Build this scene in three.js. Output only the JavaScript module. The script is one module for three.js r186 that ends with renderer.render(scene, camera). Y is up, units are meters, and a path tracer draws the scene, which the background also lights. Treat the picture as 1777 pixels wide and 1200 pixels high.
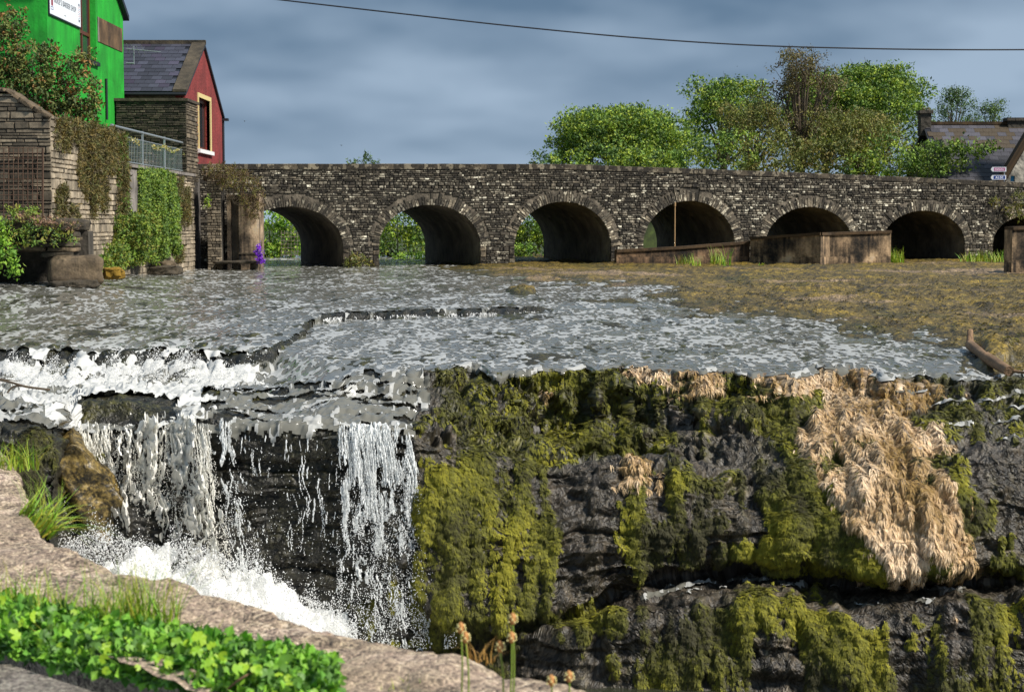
import * as THREE from 'three';
import { mergeGeometries, mergeVertices } from 'three/addons/utils/BufferGeometryUtils.js';

// ------------------------------------------------------------------ camera, sky, sun, exposure
const scene = new THREE.Scene();
const FOCAL = 2950, CENTRE_X = 888.5, CENTRE_Y = 600, EYE = 1.55, PITCH = Math.atan2(211, FOCAL);
const camera = new THREE.PerspectiveCamera(2 * Math.atan(600 / FOCAL) * 180 / Math.PI, 1777 / 1200, 0.1, 4000);
camera.position.set(0, EYE, 0); camera.rotation.x = -PITCH;
camera.focus = 34; camera.userData.fStop = 6;
const renderer = new THREE.WebGLRenderer();
renderer.toneMapping = THREE.LinearToneMapping; renderer.toneMappingExposure = 1.3;
renderer.shadowMap.enabled = true;
const SUN_DIR = new THREE.Vector3(Math.sin(1.12) * Math.cos(0.80), Math.sin(0.80), Math.cos(1.12) * Math.cos(0.80)).normalize();
const sun = new THREE.DirectionalLight(new THREE.Color(1, 0.945, 0.86), 4.8);
sun.position.copy(SUN_DIR).multiplyScalar(120).add(new THREE.Vector3(0, 0, -60)); sun.target.position.set(0, 0, -60);
sun.castShadow = true; sun.shadow.radius = 13; sun.shadow.mapSize.set(4096, 4096);
Object.assign(sun.shadow.camera, { left: -70, right: 70, top: 70, bottom: -70, near: 1, far: 320 });
scene.add(sun, sun.target);

// ------------------------------------------------------------------ noise and random numbers
function rng(seed) { let a = seed >>> 0; return () => { a = (a + 0x6D2B79F5) | 0; let t = Math.imul(a ^ (a >>> 15), 1 | a); t = (t + Math.imul(t ^ (t >>> 7), 61 | t)) ^ t; return ((t ^ (t >>> 14)) >>> 0) / 4294967296; }; }
function h3(i, j, k) { let n = Math.imul(i, 374761393) ^ Math.imul(j, 668265263) ^ Math.imul(k, 2147483647 - 1013904223); n = Math.imul(n ^ (n >>> 13), 1274126177); n = Math.imul(n ^ (n >>> 15), 2246822519); return ((n ^ (n >>> 16)) >>> 0) / 4294967296; }
function noise(x, y, z = 0) {
  const i = Math.floor(x), j = Math.floor(y), k = Math.floor(z); let u = x - i, v = y - j, w = z - k;
  u = u * u * (3 - 2 * u); v = v * v * (3 - 2 * v); w = w * w * (3 - 2 * w);
  const a = h3(i, j, k) * (1 - u) + h3(i + 1, j, k) * u, b = h3(i, j + 1, k) * (1 - u) + h3(i + 1, j + 1, k) * u;
  if (w === 0) return (a * (1 - v) + b * v) * 2 - 1;
  const c = h3(i, j, k + 1) * (1 - u) + h3(i + 1, j, k + 1) * u, d = h3(i, j + 1, k + 1) * (1 - u) + h3(i + 1, j + 1, k + 1) * u;
  return ((a * (1 - v) + b * v) * (1 - w) + (c * (1 - v) + d * v) * w) * 2 - 1;
}
function fbm(x, y, z, o = 4) { let s = 0, a = 0.5; for (let i = 0; i < o; i++) { s += a * noise(x, y, z); x = x * 2.03 + 17.1; y = y * 2.03 + 5.3; z = z * 2.03 + 9.7; a *= 0.5; } return s; }
const clamp = (x, a = 0, b = 1) => x < a ? a : x > b ? b : x;
const sstep = (a, b, x) => { const t = clamp((x - a) / (b - a)); return t * t * (3 - 2 * t); };
const mix = (a, b, t) => a + (b - a) * t;
const mix3 = (a, b, t) => [mix(a[0], b[0], t), mix(a[1], b[1], t), mix(a[2], b[2], t)];
function table(t, x) { if (x <= t[0][0]) return t[0][1]; for (let i = 1; i < t.length; i++) if (x <= t[i][0]) return mix(t[i - 1][1], t[i][1], (x - t[i - 1][0]) / (t[i][0] - t[i - 1][0])); return t[t.length - 1][1]; }

// ------------------------------------------------------------------ sky: a layer of grey blue cloud all round
{
  const w = 2048, h = 1024, d = new Float32Array(w * h * 4);
  for (let j = 0; j < h; j++) {
    const el = (j + 0.5) / h * Math.PI - Math.PI / 2, e = Math.max(0, el);
    for (let i = 0; i < w; i++) {
      const az = (i + 0.5) / w * 2 * Math.PI, x = Math.cos(az) * Math.cos(el), z = Math.sin(az) * Math.cos(el), y = Math.sin(el);
      const s = 2.2 / (Math.abs(y) + 0.16), cx = x * s, cz = z * s;
      const a = fbm(cx * 0.55 + 3.7, cz * 0.55 + 1.2, 4.5, 5), b = fbm(cx * 1.7, cz * 1.7, 9.5, 5);
      const cloud = clamp(0.5 + a * 1.15 + b * 0.6);
      const low = Math.exp(-e / 0.06);
      const dark = [0.075, 0.135, 0.215], pale = [0.26, 0.345, 0.45], rim = [0.33, 0.42, 0.52];
      let c = mix3(dark, pale, cloud); c = mix3(c, rim, low * 0.8);
      const o = (j * w + i) * 4; d[o] = c[0]; d[o + 1] = c[1]; d[o + 2] = c[2]; d[o + 3] = 1;
    }
  }
  const t = new THREE.DataTexture(d, w, h, THREE.RGBAFormat, THREE.FloatType);
  t.mapping = THREE.EquirectangularReflectionMapping; t.magFilter = t.minFilter = THREE.LinearFilter; t.needsUpdate = true;
  scene.background = t; scene.environment = t;
}

// ------------------------------------------------------------------ surveying: bearings measured from the photograph, set out at their own distance
const SP = Math.sin(PITCH), CP = Math.cos(PITCH);
const riseAt = (py, Z) => { const b = -(py - CENTRE_Y) / FOCAL; return Z * (b * CP - SP) / (b * SP + CP); };       // height over the eye
const acrossAt = (px, Z, H) => (px - CENTRE_X) / FOCAL * (Z * CP - H * SP);
const place = (px, Z, H) => new THREE.Vector3(acrossAt(px, Z, H), EYE + H, -Z);
const spot = (px, py, Z) => place(px, Z, riseAt(py, Z));

// ------------------------------------------------------------------ object helpers
const taken = {};
function numbered(n) { const k = taken[n] || 0; taken[n] = k + 1; return k ? n + '_' + String(k).padStart(3, '0') : n; }
function tag(o, label, category, group) { o.userData.label = label; o.userData.category = category; if (group) o.userData.group = group; return o; }
function thing(name, label, category, pos = [0, 0, 0], turn = 0, group) { const g = new THREE.Group(); g.name = numbered(name); g.position.set(...pos); g.rotation.y = turn; tag(g, label, category, group); scene.add(g); return g; }
function obj(name, geo, mat, parent = scene) {
  if (Array.isArray(geo)) geo = merge(geo);
  const m = new THREE.Mesh(geo, mat); m.name = parent === scene ? numbered(name) : name; m.castShadow = m.receiveShadow = true; parent.add(m); return m;
}
function struct(name, geo, mat, label, category) { const m = obj(name, geo, mat); m.userData.kind = 'structure'; if (label) tag(m, label, category); return m; }
function merge(list) {
  const colored = list.some(g => g.attributes.color);
  return mergeGeometries(list.map(g => {
    g = g.index ? g.toNonIndexed() : g; const n = g.attributes.position.count, r = new THREE.BufferGeometry();
    r.setAttribute('position', g.attributes.position); if (!g.attributes.normal) g.computeVertexNormals(); r.setAttribute('normal', g.attributes.normal);
    r.setAttribute('uv', g.attributes.uv || new THREE.BufferAttribute(new Float32Array(n * 2), 2));
    if (colored) r.setAttribute('color', g.attributes.color || new THREE.BufferAttribute(new Float32Array(n * 3).fill(1), 3));
    return r;
  }));
}
function box(x0, x1, y0, y1, z0, z1) { const g = new THREE.BoxGeometry(x1 - x0, y1 - y0, z1 - z0); g.translate((x0 + x1) / 2, (y0 + y1) / 2, (z0 + z1) / 2); return metricUv(g); }
function metricUv(g) {   // uv in metres from the geometry's own axes
  const p = g.attributes.position, n = g.attributes.normal, uv = new Float32Array(p.count * 2);
  for (let i = 0; i < p.count; i++) {
    const ax = Math.abs(n.getX(i)), ay = Math.abs(n.getY(i)), az = Math.abs(n.getZ(i));
    if (ax >= ay && ax >= az) { uv[2 * i] = p.getZ(i); uv[2 * i + 1] = p.getY(i); } else if (ay >= az) { uv[2 * i] = p.getX(i); uv[2 * i + 1] = p.getZ(i); } else { uv[2 * i] = p.getX(i); uv[2 * i + 1] = p.getY(i); }
  }
  g.setAttribute('uv', new THREE.BufferAttribute(uv, 2)); return g;
}
function tube(points, r, seg = 12, rad = 6) { return new THREE.TubeGeometry(new THREE.CatmullRomCurve3(points.map(p => p.isVector3 ? p : new THREE.Vector3(...p))), seg, r, rad); }
function limb(a, b, r0, r1, rad = 6) {
  a = new THREE.Vector3(...(a.isVector3 ? a.toArray() : a)); b = new THREE.Vector3(...(b.isVector3 ? b.toArray() : b));
  const d = b.clone().sub(a), g = new THREE.CylinderGeometry(r1, r0, d.length(), rad, 1, false); g.translate(0, d.length() / 2, 0);
  g.applyQuaternion(new THREE.Quaternion().setFromUnitVectors(new THREE.Vector3(0, 1, 0), d.normalize())); g.translate(a.x, a.y, a.z); return g;
}
function roughBlock(w, h, d, seed, amp, seg = 10, rad = 0.25) {   // a weathered stone: a subdivided block with worn corners, chips and hollows
  const n = Math.max(6, seg), box0 = new THREE.BoxGeometry(w, h, d, n, Math.max(4, Math.round(n * 0.7)), n); box0.deleteAttribute('uv'); box0.deleteAttribute('normal'); const g = mergeVertices(box0, 1e-4), p = g.attributes.position, R = Math.min(w, h, d) * rad;
  for (let i = 0; i < p.count; i++) {
    let v = new THREE.Vector3().fromBufferAttribute(p, i); const c = new THREE.Vector3(clamp(v.x, R - w / 2, w / 2 - R), clamp(v.y, R - h / 2, h / 2 - R), clamp(v.z, R - d / 2, d / 2 - R)), o = v.clone().sub(c); if (o.length() > R) v = c.add(o.setLength(R));
    const f = 1.3 / Math.min(w, d, h * 2), x = v.x, y = v.y, z = v.z, k = 1 + 0.35 * fbm(x * f * 0.6 + seed, y * f * 0.6, z * f * 0.6, 2);
    p.setXYZ(i, x * k + amp * fbm(x * f + seed, y * f, z * f, 5) * 2.2, y + amp * (fbm(x * f, y * f + seed * 1.3, z * f, 5) * 1.2 + 0.25 * noise(2, y * 9 / h, seed)), z * k + amp * fbm(x * f, y * f, z * f + seed * 1.7, 5) * 2.2);
  }
  g.computeVertexNormals(); return metricUv(g);
}

// ------------------------------------------------------------------ textures: grain only
function tex(size, fn, srgb, repeat = 1) {
  const d = new Uint8Array(size * size * 4);
  for (let j = 0; j < size; j++) for (let i = 0; i < size; i++) { const v = fn(i / size, j / size), o = (j * size + i) * 4; const c = Array.isArray(v) ? v : [v, v, v]; for (let k = 0; k < 3; k++) d[o + k] = clamp(c[k]) * 255; d[o + 3] = 255; }
  const t = new THREE.DataTexture(d, size, size); t.wrapS = t.wrapT = THREE.RepeatWrapping; t.magFilter = THREE.LinearFilter; t.minFilter = THREE.LinearMipmapLinearFilter;
  t.repeat.set(repeat, repeat); if (srgb) t.colorSpace = THREE.SRGBColorSpace; t.needsUpdate = true; return t;
}
// noise that closes on itself
function wrapNoise(u, v, f, o, s) { const a = fbm(u * f + s, v * f, s, o), b = fbm((u - 1) * f + s, v * f, s, o), c = fbm(u * f + s, (v - 1) * f, s, o), d = fbm((u - 1) * f + s, (v - 1) * f, s, o); return mix(mix(a, b, u), mix(c, d, u), v); }
const T = {
  grain: tex(512, (u, v) => 0.5 + wrapNoise(u, v, 24, 4, 1) * 0.9, false, 0.5),
  rock: tex(1024, (u, v) => 0.5 + wrapNoise(u, v, 14, 6, 3) * 0.9, false, 0.4),
  lichen: tex(1024, (u, v) => { const a = wrapNoise(u, v, 22, 5, 7), b = wrapNoise(u, v, 70, 3, 2), l = sstep(0.10, 0.26, a + b * 0.45), m = sstep(-0.1, 0.3, wrapNoise(u, v, 12, 4, 5)), g = 0.42 + 0.34 * b + 0.26 * m; return mix3([g, g * 0.95, g * 0.86], [1, 0.985, 0.92], l); }, true, 0.22),
  coarse: tex(1024, (u, v) => { const a = wrapNoise(u, v, 60, 4, 7), b = wrapNoise(u, v, 14, 5, 2), g = 0.66 + 0.75 * a + 0.45 * b; return [g, g * 0.98, g * 0.95]; }, true, 0.5),
  plaster: tex(512, (u, v) => { const a = 0.86 + wrapNoise(u, v, 5, 5, 4) * 0.38 + fbm(u * 40, v * 3, 6, 3) * 0.10 + wrapNoise(u, v, 70, 2, 8) * 0.07; return [a, a, a]; }, true, 0.25),
  stain: tex(1024, (u, v) => { const a = wrapNoise(u, v, 7, 6, 6), b = fbm(u * 50, v * 4, 2, 3), g = 0.70 + a * 0.5 + b * 0.10 + wrapNoise(u, v, 90, 2, 4) * 0.16; return [g, g * 0.97, g * 0.92]; }, true, 0.3),
  weather: tex(1024, (u, v) => { const a = wrapNoise(u, v, 6, 6, 16), b = fbm(u * 30, v * 3, 12, 4) * Math.min(1, 8 * Math.min(u, 1 - u)), g = 0.60 + a * 0.95 + b * 0.5 + wrapNoise(u, v, 80, 3, 4) * 0.25; return [g, g * 0.96, g * 0.90]; }, true, 0.24),
  pebble: tex(1024, (u, v) => { const a = wrapNoise(u, v, 110, 3, 3), b = wrapNoise(u, v, 40, 3, 9), c = wrapNoise(u, v, 6, 4, 1); const g = 0.74 + a * 0.75 + b * 0.5 + c * 0.22; return [g, g * (0.97 + 0.05 * b), g * (0.94 + 0.06 * c)]; }, true, 1),
};
const M = {};
function mat(name, color, rough = 0.85, extra = {}) { return M[name] = new THREE.MeshStandardMaterial({ name, color: new THREE.Color().setRGB(...color), roughness: rough, ...extra }); }
mat('bridge_stone', [1, 1, 1], 0.9, { vertexColors: true, map: T.lichen, bumpMap: T.rock, bumpScale: 0.02 });
mat('mortar', [0.13, 0.118, 0.10], 0.95, { map: T.stain, bumpMap: T.rock, bumpScale: 0.04 });
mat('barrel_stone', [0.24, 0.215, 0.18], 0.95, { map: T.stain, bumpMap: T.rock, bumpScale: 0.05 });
mat('wall_stone', [1, 1, 1], 0.9, { vertexColors: true, map: T.stain, bumpMap: T.rock, bumpScale: 0.015 });
mat('concrete', [0.33, 0.27, 0.20], 0.9, { map: T.stain, bumpMap: T.grain, bumpScale: 0.012 });
mat('pale_concrete', [0.58, 0.46, 0.34], 0.9, { map: T.weather, bumpMap: T.grain, bumpScale: 0.012 });
mat('grey_render', [0.42, 0.40, 0.40], 0.9, { map: T.stain });
mat('boulder', [0.26, 0.20, 0.13], 0.85, { map: T.stain, bumpMap: T.rock, bumpScale: 0.03 });
mat('dark_rock', [0.12, 0.10, 0.07], 0.8, { map: T.stain, bumpMap: T.rock, bumpScale: 0.03 });
mat('bark', [0.10, 0.075, 0.05], 0.95, { bumpMap: T.rock, bumpScale: 0.02 });
mat('leaf', [1, 1, 1], 0.6, { side: THREE.DoubleSide });
mat('green_paint', [0.012, 0.40, 0.025], 0.75, { map: T.plaster, bumpMap: T.grain, bumpScale: 0.006 });
mat('red_dash', [0.26, 0.035, 0.032], 0.95, { map: T.plaster, bumpMap: T.grain, bumpScale: 0.03 });
mat('bare_render', [0.22, 0.14, 0.075], 0.95, { map: T.stain });
mat('cream_paint', [0.62, 0.50, 0.22], 0.7);
mat('white_paint', [0.75, 0.75, 0.74], 0.6);
mat('black_trim', [0.012, 0.014, 0.02], 0.5);
mat('brown_frame', [0.10, 0.025, 0.012], 0.5);
mat('steel', [0.42, 0.46, 0.48], 0.45, { metalness: 0.7 });
mat('rust', [0.09, 0.05, 0.03], 0.9);
mat('slate', [1, 1, 1], 0.6, { vertexColors: true, bumpMap: T.grain, bumpScale: 0.006 });
mat('timber', [0.45, 0.40, 0.34], 0.85, { map: T.stain });
mat('driftwood', [0.42, 0.27, 0.16], 0.85, { map: T.stain, bumpMap: T.rock, bumpScale: 0.02 });
const glass = M.glass = new THREE.MeshPhysicalMaterial({ name: 'glass', color: new THREE.Color().setRGB(0.03, 0.035, 0.04), roughness: 0.06, ior: 1.5 });

// ------------------------------------------------------------------ the river bed: one sheet of rock from above the bridge, over the ledges, down to the pool
const PLATE = [[33, -2.46], [36, -2.38], [42, -2.225], [50, -2.1], [60, -2.04], [80, -1.98], [100, -1.9]];
const SMOOTH = [[30, -2.553], [36, -2.50], [42, -2.36], [50, -2.16], [60, -2.05], [80, -1.97], [100, -1.9]];
const LOWER = [[30, -2.553], [42, -2.385], [46, -2.27], [60, -2.1], [100, -1.95]];
const EDGE = [[-400, 34.5], [0, 33.6], [150, 33.2], [300, 33.4], [400, 32.6], [470, 33.0], [505, 35.0], [530, 38.5], [555, 41.4], [600, 42.2], [700, 43], [860, 44], [930, 44.6], [1100, 45]].sort((a, b) => a[0] - b[0]);
const DRYFROM = [[30, 1730], [34, 1700], [36, 1670], [40, 1540], [45, 1330], [50, 1200], [60, 1040], [70, 905], [80, 850], [100, 830]];
function bed(px, Z) {   // smooth height over the eye, and what lies there
  const wob = fbm(px * 0.012, Z * 0.35, 2.5, 4);
  const e = Z - table(EDGE, px + wob * 26) + wob * 0.9;
  const soft = mix(1.9, 0.28, sstep(400, 545, px)), plate = sstep(-soft, soft * 0.6, e + (0.12 + 0.3 * soft) * fbm(px * 0.05, Z * 1.5, 4.5, 3));
  const right = sstep(880, 985, px);
  const shelf = 1 - sstep(470, 600, px + (Z - 31) * 34 + wob * 60);
  const low = mix(table(LOWER, Z), -2.97 - (33 - Z) * 0.012, shelf);
  let H = mix(mix(low, table(PLATE, Z), plate), table(SMOOTH, Z), right);
  H += 0.36 * (1 - sstep(90, 430, px)) * sstep(40, 49, Z) * (1 - sstep(54, 75, Z));
  const dryEdge = table(DRYFROM, Z) + fbm(px * 0.006, Z * 0.18, 7.5, 4) * 210 + fbm(px * 0.03, Z * 0.8, 17.5, 4) * 190;
  let dry = sstep(-110, 60, px - dryEdge);
  // raised weedy humps that split the stream
  const hump = (cx, cz, rx, rz) => Math.exp(-Math.pow((px - cx) / rx, 2) - Math.pow((Z - cz) / rz, 2));
  const humps = hump(905, 51.5, 26, 2.2) + 0.8 * hump(955, 60, 60, 1.6) + 0.6 * hump(1040, 66, 70, 2.0) + 0.5 * hump(1060, 47.5, 90, 1.3) + 0.45 * hump(1210, 42, 80, 0.8);
  dry = clamp(Math.max(dry, sstep(0.3, 0.6, humps + wob * 0.25)));
  H += 0.16 * humps + 0.05 * dry;
  H += 0.22 * sstep(1695, 1730, px + wob * 20) * sstep(30.7, 31.2, Z) * (1 - sstep(35, 37, Z));
  H -= 0.16 * sstep(1300, 1350, px) * (1 - sstep(1560, 1600, px)) * Math.exp(-Math.pow((Z - 54.5 - wob) / 1.1, 2));
  const foam = (1 - sstep(400, 520, px + wob * 90)) * (1 - sstep(-0.1, 0.9, e)) ;
  return { H, dry, plate, foam, step: Math.exp(-e * e * 8) * (1 - right) };
}
// ledges and faces below the last run of the river: [bearing, [row on the photograph, distance] x 14 from the brink down to the pool]
const CLIFF = [
  [-420, [684, 30], [700, 28], [710, 26.5], [715, 25.6], [724, 24.6], [742, 23.6], [765, 23.3], [830, 23.3], [900, 23.3], [980, 23.3], [1050, 23.4], [1120, 23.4], [1250, 23.5], [1450, 23.7]],
  [60, [684, 30], [700, 28], [710, 26.5], [715, 25.6], [724, 24.6], [742, 23.6], [765, 23.3], [830, 23.3], [900, 23.3], [980, 23.3], [1050, 23.4], [1120, 23.4], [1250, 23.5], [1450, 23.7]],
  [98, [684, 30], [700, 28], [710, 26.5], [715, 25.6], [724, 24.8], [742, 24.0], [765, 23.6], [830, 23.5], [900, 23.5], [980, 23.5], [1050, 23.5], [1120, 23.5], [1250, 23.5], [1450, 23.7]],
  [116, [684, 30], [698, 28.4], [712, 27.6], [728, 27.0], [742, 26.7], [755, 26.4], [790, 26.2], [840, 26.0], [890, 25.9], [950, 25.7], [1020, 25.5], [1090, 25.4], [1250, 25.2], [1450, 25.0]],
  [140, [684, 30], [692, 29], [697, 28.2], [702, 27.8], [740, 27.4], [755, 26.7], [790, 26.3], [840, 26.1], [890, 25.9], [950, 25.7], [1020, 25.5], [1090, 25.4], [1250, 25.2], [1450, 25.0]],
  [210, [684, 30], [690, 29], [694, 28.3], [700, 27.8], [742, 27.4], [757, 26.7], [790, 26.35], [840, 26.15], [890, 25.9], [950, 25.7], [1020, 25.5], [1090, 25.4], [1250, 25.2], [1450, 25.0]],
  [300, [684, 30], [692, 29], [697, 28.3], [708, 27.7], [738, 27.3], [748, 26.6], [780, 26.3], [830, 26.15], [890, 25.95], [950, 25.8], [1020, 25.6], [1090, 25.5], [1250, 25.3], [1450, 25.0]],
  [350, [684, 30], [693, 29], [700, 28.3], [708, 27.6], [716, 26.8], [726, 26.2], [745, 26.0], [830, 26.0], [900, 26.0], [970, 25.95], [1030, 25.9], [1100, 25.8], [1250, 25.6], [1450, 25.3]],
  [480, [676, 30], [690, 29], [697, 28.4], [713, 27.9], [722, 26.8], [736, 26.1], [750, 25.95], [830, 26.0], [900, 26.05], [970, 26.05], [1030, 26.0], [1100, 25.9], [1250, 25.7], [1450, 25.4]],
  [600, [650, 30], [666, 29.4], [672, 28.9], [690, 28.6], [697, 27.6], [734, 26.1], [750, 25.95], [830, 25.95], [900, 26.0], [970, 26.0], [1030, 25.95], [1100, 25.85], [1250, 25.7], [1450, 25.4]],
  [690, [641, 30], [655, 29.5], [672, 29.0], [693, 28.5], [715, 27.4], [740, 26.25], [760, 26.0], [840, 25.85], [920, 25.75], [1000, 25.65], [1060, 25.6], [1110, 25.6], [1250, 25.5], [1450, 25.3]],
  [760, [641, 30], [650, 29.7], [676, 29.2], [700, 28.2], [728, 27.4], [750, 26.5], [785, 26.15], [860, 25.85], [950, 25.65], [1070, 25.5], [1105, 26.1], [1135, 25.9], [1250, 25.7], [1450, 25.4]],
  [850, [641, 30], [655, 29.8], [688, 29.2], [712, 28.4], [745, 27.8], [765, 26.7], [792, 26.25], [880, 25.9], [990, 25.65], [1080, 25.5], [1102, 26.5], [1125, 26.0], [1250, 25.8], [1450, 25.5]],
  [930, [640, 30], [655, 29.8], [688, 29.4], [735, 29.0], [766, 28.2], [778, 26.9], [806, 26.45], [890, 26.15], [980, 25.9], [1058, 25.8], [1082, 26.8], [1110, 25.9], [1200, 25.7], [1450, 25.4]],
  [1000, [640, 30], [652, 29.9], [668, 29.6], [738, 29.3], [800, 28.8], [800, 27.0], [816, 26.6], [880, 26.3], [970, 26.05], [1055, 25.9], [1078, 26.9], [1096, 25.6], [1170, 25.4], [1450, 25.2]],
  [1080, [640, 30], [650, 29.9], [666, 29.6], [735, 29.4], [794, 28.8], [784, 27.0], [800, 26.5], [870, 26.2], [955, 26.0], [1010, 26.0], [1032, 26.9], [1066, 25.5], [1150, 25.3], [1450, 25.1]],
  [1180, [640, 30], [652, 29.8], [688, 29.4], [728, 29.0], [803, 28.2], [805, 27.0], [820, 26.5], [880, 26.25], [940, 26.1], [985, 26.25], [1004, 27.0], [1038, 25.5], [1140, 25.2], [1450, 25.0]],
  [1300, [640, 30], [662, 29.7], [692, 29.4], [718, 28.6], [780, 27.8], [835, 27.1], [860, 26.65], [900, 26.4], [940, 26.2], [966, 26.2], [990, 27.2], [1042, 25.4], [1140, 25.1], [1450, 24.9]],
  [1420, [640, 30], [662, 29.7], [692, 29.3], [718, 28.5], [770, 27.6], [820, 26.8], [850, 26.35], [900, 26.0], [945, 25.9], [976, 25.85], [1002, 27.1], [1052, 25.3], [1140, 25.0], [1450, 24.8]],
  [1520, [640, 30], [664, 29.7], [694, 29.3], [714, 28.5], [758, 27.5], [790, 26.8], [830, 26.25], [890, 25.8], [950, 25.6], [997, 25.45], [1018, 26.9], [1062, 25.2], [1140, 24.9], [1450, 24.7]],
  [1620, [642, 30], [660, 29.6], [692, 29.1], [724, 28.4], [768, 27.3], [800, 26.7], [840, 26.15], [890, 25.75], [940, 25.5], [987, 25.4], [1012, 26.7], [1056, 25.1], [1140, 24.8], [1450, 24.6]],
  [1700, [646, 30], [660, 29.6], [690, 29.0], [724, 28.2], [754, 27.5], [772, 26.8], [800, 26.35], [870, 26.0], [930, 25.8], [985, 25.7], [1008, 26.5], [1042, 25.1], [1140, 24.8], [1450, 24.6]],
  [1800, [652, 30], [668, 29.5], [695, 28.8], [730, 28.1], [756, 27.4], [775, 26.8], [800, 26.4], [870, 26.1], [930, 25.9], [985, 25.7], [1006, 26.4], [1036, 25.1], [1140, 24.8], [1450, 24.6]],
  [2250, [652, 30], [668, 29.5], [695, 28.8], [730, 28.1], [756, 27.4], [775, 26.8], [800, 26.4], [870, 26.1], [930, 25.9], [985, 25.7], [1006, 26.4], [1036, 25.1], [1140, 24.8], [1450, 24.6]],
].map(([px, ...f]) => { if (f[10][1] > f[9][1]) f[10][1] = mix(f[9][1], f[10][1], px < 1250 ? 0.5 : 0.75); return { px, f: f.map(([py, Z]) => [Z, riseAt(py, Z)]) }; });
function cliffAt(px, t) {
  let k = 1; while (k < CLIFF.length - 1 && px > CLIFF[k].px) k++;
  const a = CLIFF[k - 1], b = CLIFF[k]; let u = clamp((px - a.px) / (b.px - a.px)); u = u * u * (3 - 2 * u) * 0.6 + u * 0.4;
  const one = tt => { tt = clamp(tt, 0, 12.999); const i = Math.floor(tt), v = tt - i; return [mix(mix(a.f[i][0], a.f[i + 1][0], v), mix(b.f[i][0], b.f[i + 1][0], v), u), mix(mix(a.f[i][1], a.f[i + 1][1], v), mix(b.f[i][1], b.f[i + 1][1], v), u)]; };
  if (t < 0.15) return one(t);
  const p = one(t - 0.13), q = one(t), r = one(t + 0.13); return [(p[0] + 2 * q[0] + r[0]) / 4, (p[1] + 2 * q[1] + r[1]) / 4];
}
// growth on the ledges: s = bearing, t = place on the ledges (0 brink, 5 lip of the great face, 9 its foot, 10-11 lower tread)
function patch(s, t, s0, s1, t0, t1, soft, n) { const a = (s1 - s0) / 2, b = (t1 - t0) / 2, x = (s - s0 - a) / a, y = (t - t0 - b) / b; const d = Math.max(Math.abs(x), Math.abs(y)); return sstep(1 + soft, 1 - soft, d + n); }
function growth(s, t, n1, n2) {
  const n = n1 * 0.6 + n2 * 0.25; s += 70 * fbm(s * 0.011, t * 0.8, 41.5, 4) + 34 * fbm(s * 0.045, t * 2.2, 43.5, 3); t += 0.9 * fbm(s * 0.009, t * 0.5, 51.5, 4); const sk = s - (t - 4.5) * 24;
  let tan = Math.max(
    patch(s, t, 1150, 1560, -0.1, 2.2, 0.12, n) * (1 - patch(s, t, 1222, 1305, 0.5, 2.3, 0.2, n)),
    patch(s, t, 1395, 1590, 2.0, 4.9, 0.14, n), patch(sk, t, 1425, 1585, 4.4, 9.2, 0.2, n * 1.2 + n2 * 0.5),
    patch(s, t, 1583, 1650, 3.7, 4.7, 0.3, n), patch(s, t, 1076, 1112, 5.0, 6.5, 0.4, n + n2 * 0.6), patch(s, t, 945, 965, 1.9, 2.4, 0.5, n));
  const rock = Math.max(
    patch(s, t, 1135, 1325, 2.6, 5.2, 0.25, n), patch(s, t, 1235, 1330, 5, 8.3, 0.25, n), patch(s, t, 975, 1078, 5.6, 9.6, 0.25, n), patch(s, t, 1690, 1900, 4.8, 9.3, 0.25, n),
    patch(s, t, 1120, 1900, 9.7, 11.1, 0.2, n), patch(s, t, 880, 1105, 10.8, 15, 0.15, n), patch(s, t, 1315, 1395, 11, 15, 0.25, n), patch(s, t, 1540, 1590, 11, 15, 0.3, n),
    1 - sstep(690, 760, s + n * 120 + (t - 5) * -6), patch(s, t, 725, 790, 4.2, 6.5, 0.3, n));
  let moss = clamp((1 - rock * 0.92) * (0.74 + 0.22 * sstep(6, 4.5, t) * sstep(1200, 1100, s) + n2 * 1.4 + n1 * 0.9));
  moss = Math.max(moss, rock * sstep(0.30, 0.55, n1 + n2 * 0.7) * 0.8, patch(s, t, 470, 580, 5.2, 8.5, 0.4, n) * 0.16, patch(s, t, 100, 300, 2.6, 3.6, 0.5, n) * 0.4);
  if (s < 60 && t > 3 && t < 4.6) moss = Math.max(moss, 0.35 * sstep(0, 0.4, n1));
  return { tan: clamp(tan), moss: clamp(moss), rock };
}
function film(s, t, n1, n2) {   // where a thin sheet of running water lies over the ledges
  return Math.max(
    patch(s, t, 350, 715, -0.5, 5.9, 0.1, n1 * 0.3 + n2 * 0.25), patch(s, t, -500, 370, -0.5, 4.9, 0.08, n1 * 0.25),
    patch(s, t, 700, 1720, -0.4, 0.55, 0.3, n1 * 0.9), patch(s, t, 760, 1000, -0.3, 0.9, 0.4, n1 * 1.1) * 0.9,
    patch(s, t, 1600, 2000, -0.3, 4.0, 0.3, n1 * 0.9) * sstep(0.0, 0.3, noise(s * 0.012, t * 4.2 + s * 0.006 + n1 * 0.8, 6.5) + n1 * 0.3), patch(s, t, 1150, 1800, 10.1, 10.8, 0.4, n1 * 1.6 + 0.3) * 0.9 * sstep(0, 0.25, noise(s * 0.02, t * 6, 3.5)));
}
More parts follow.
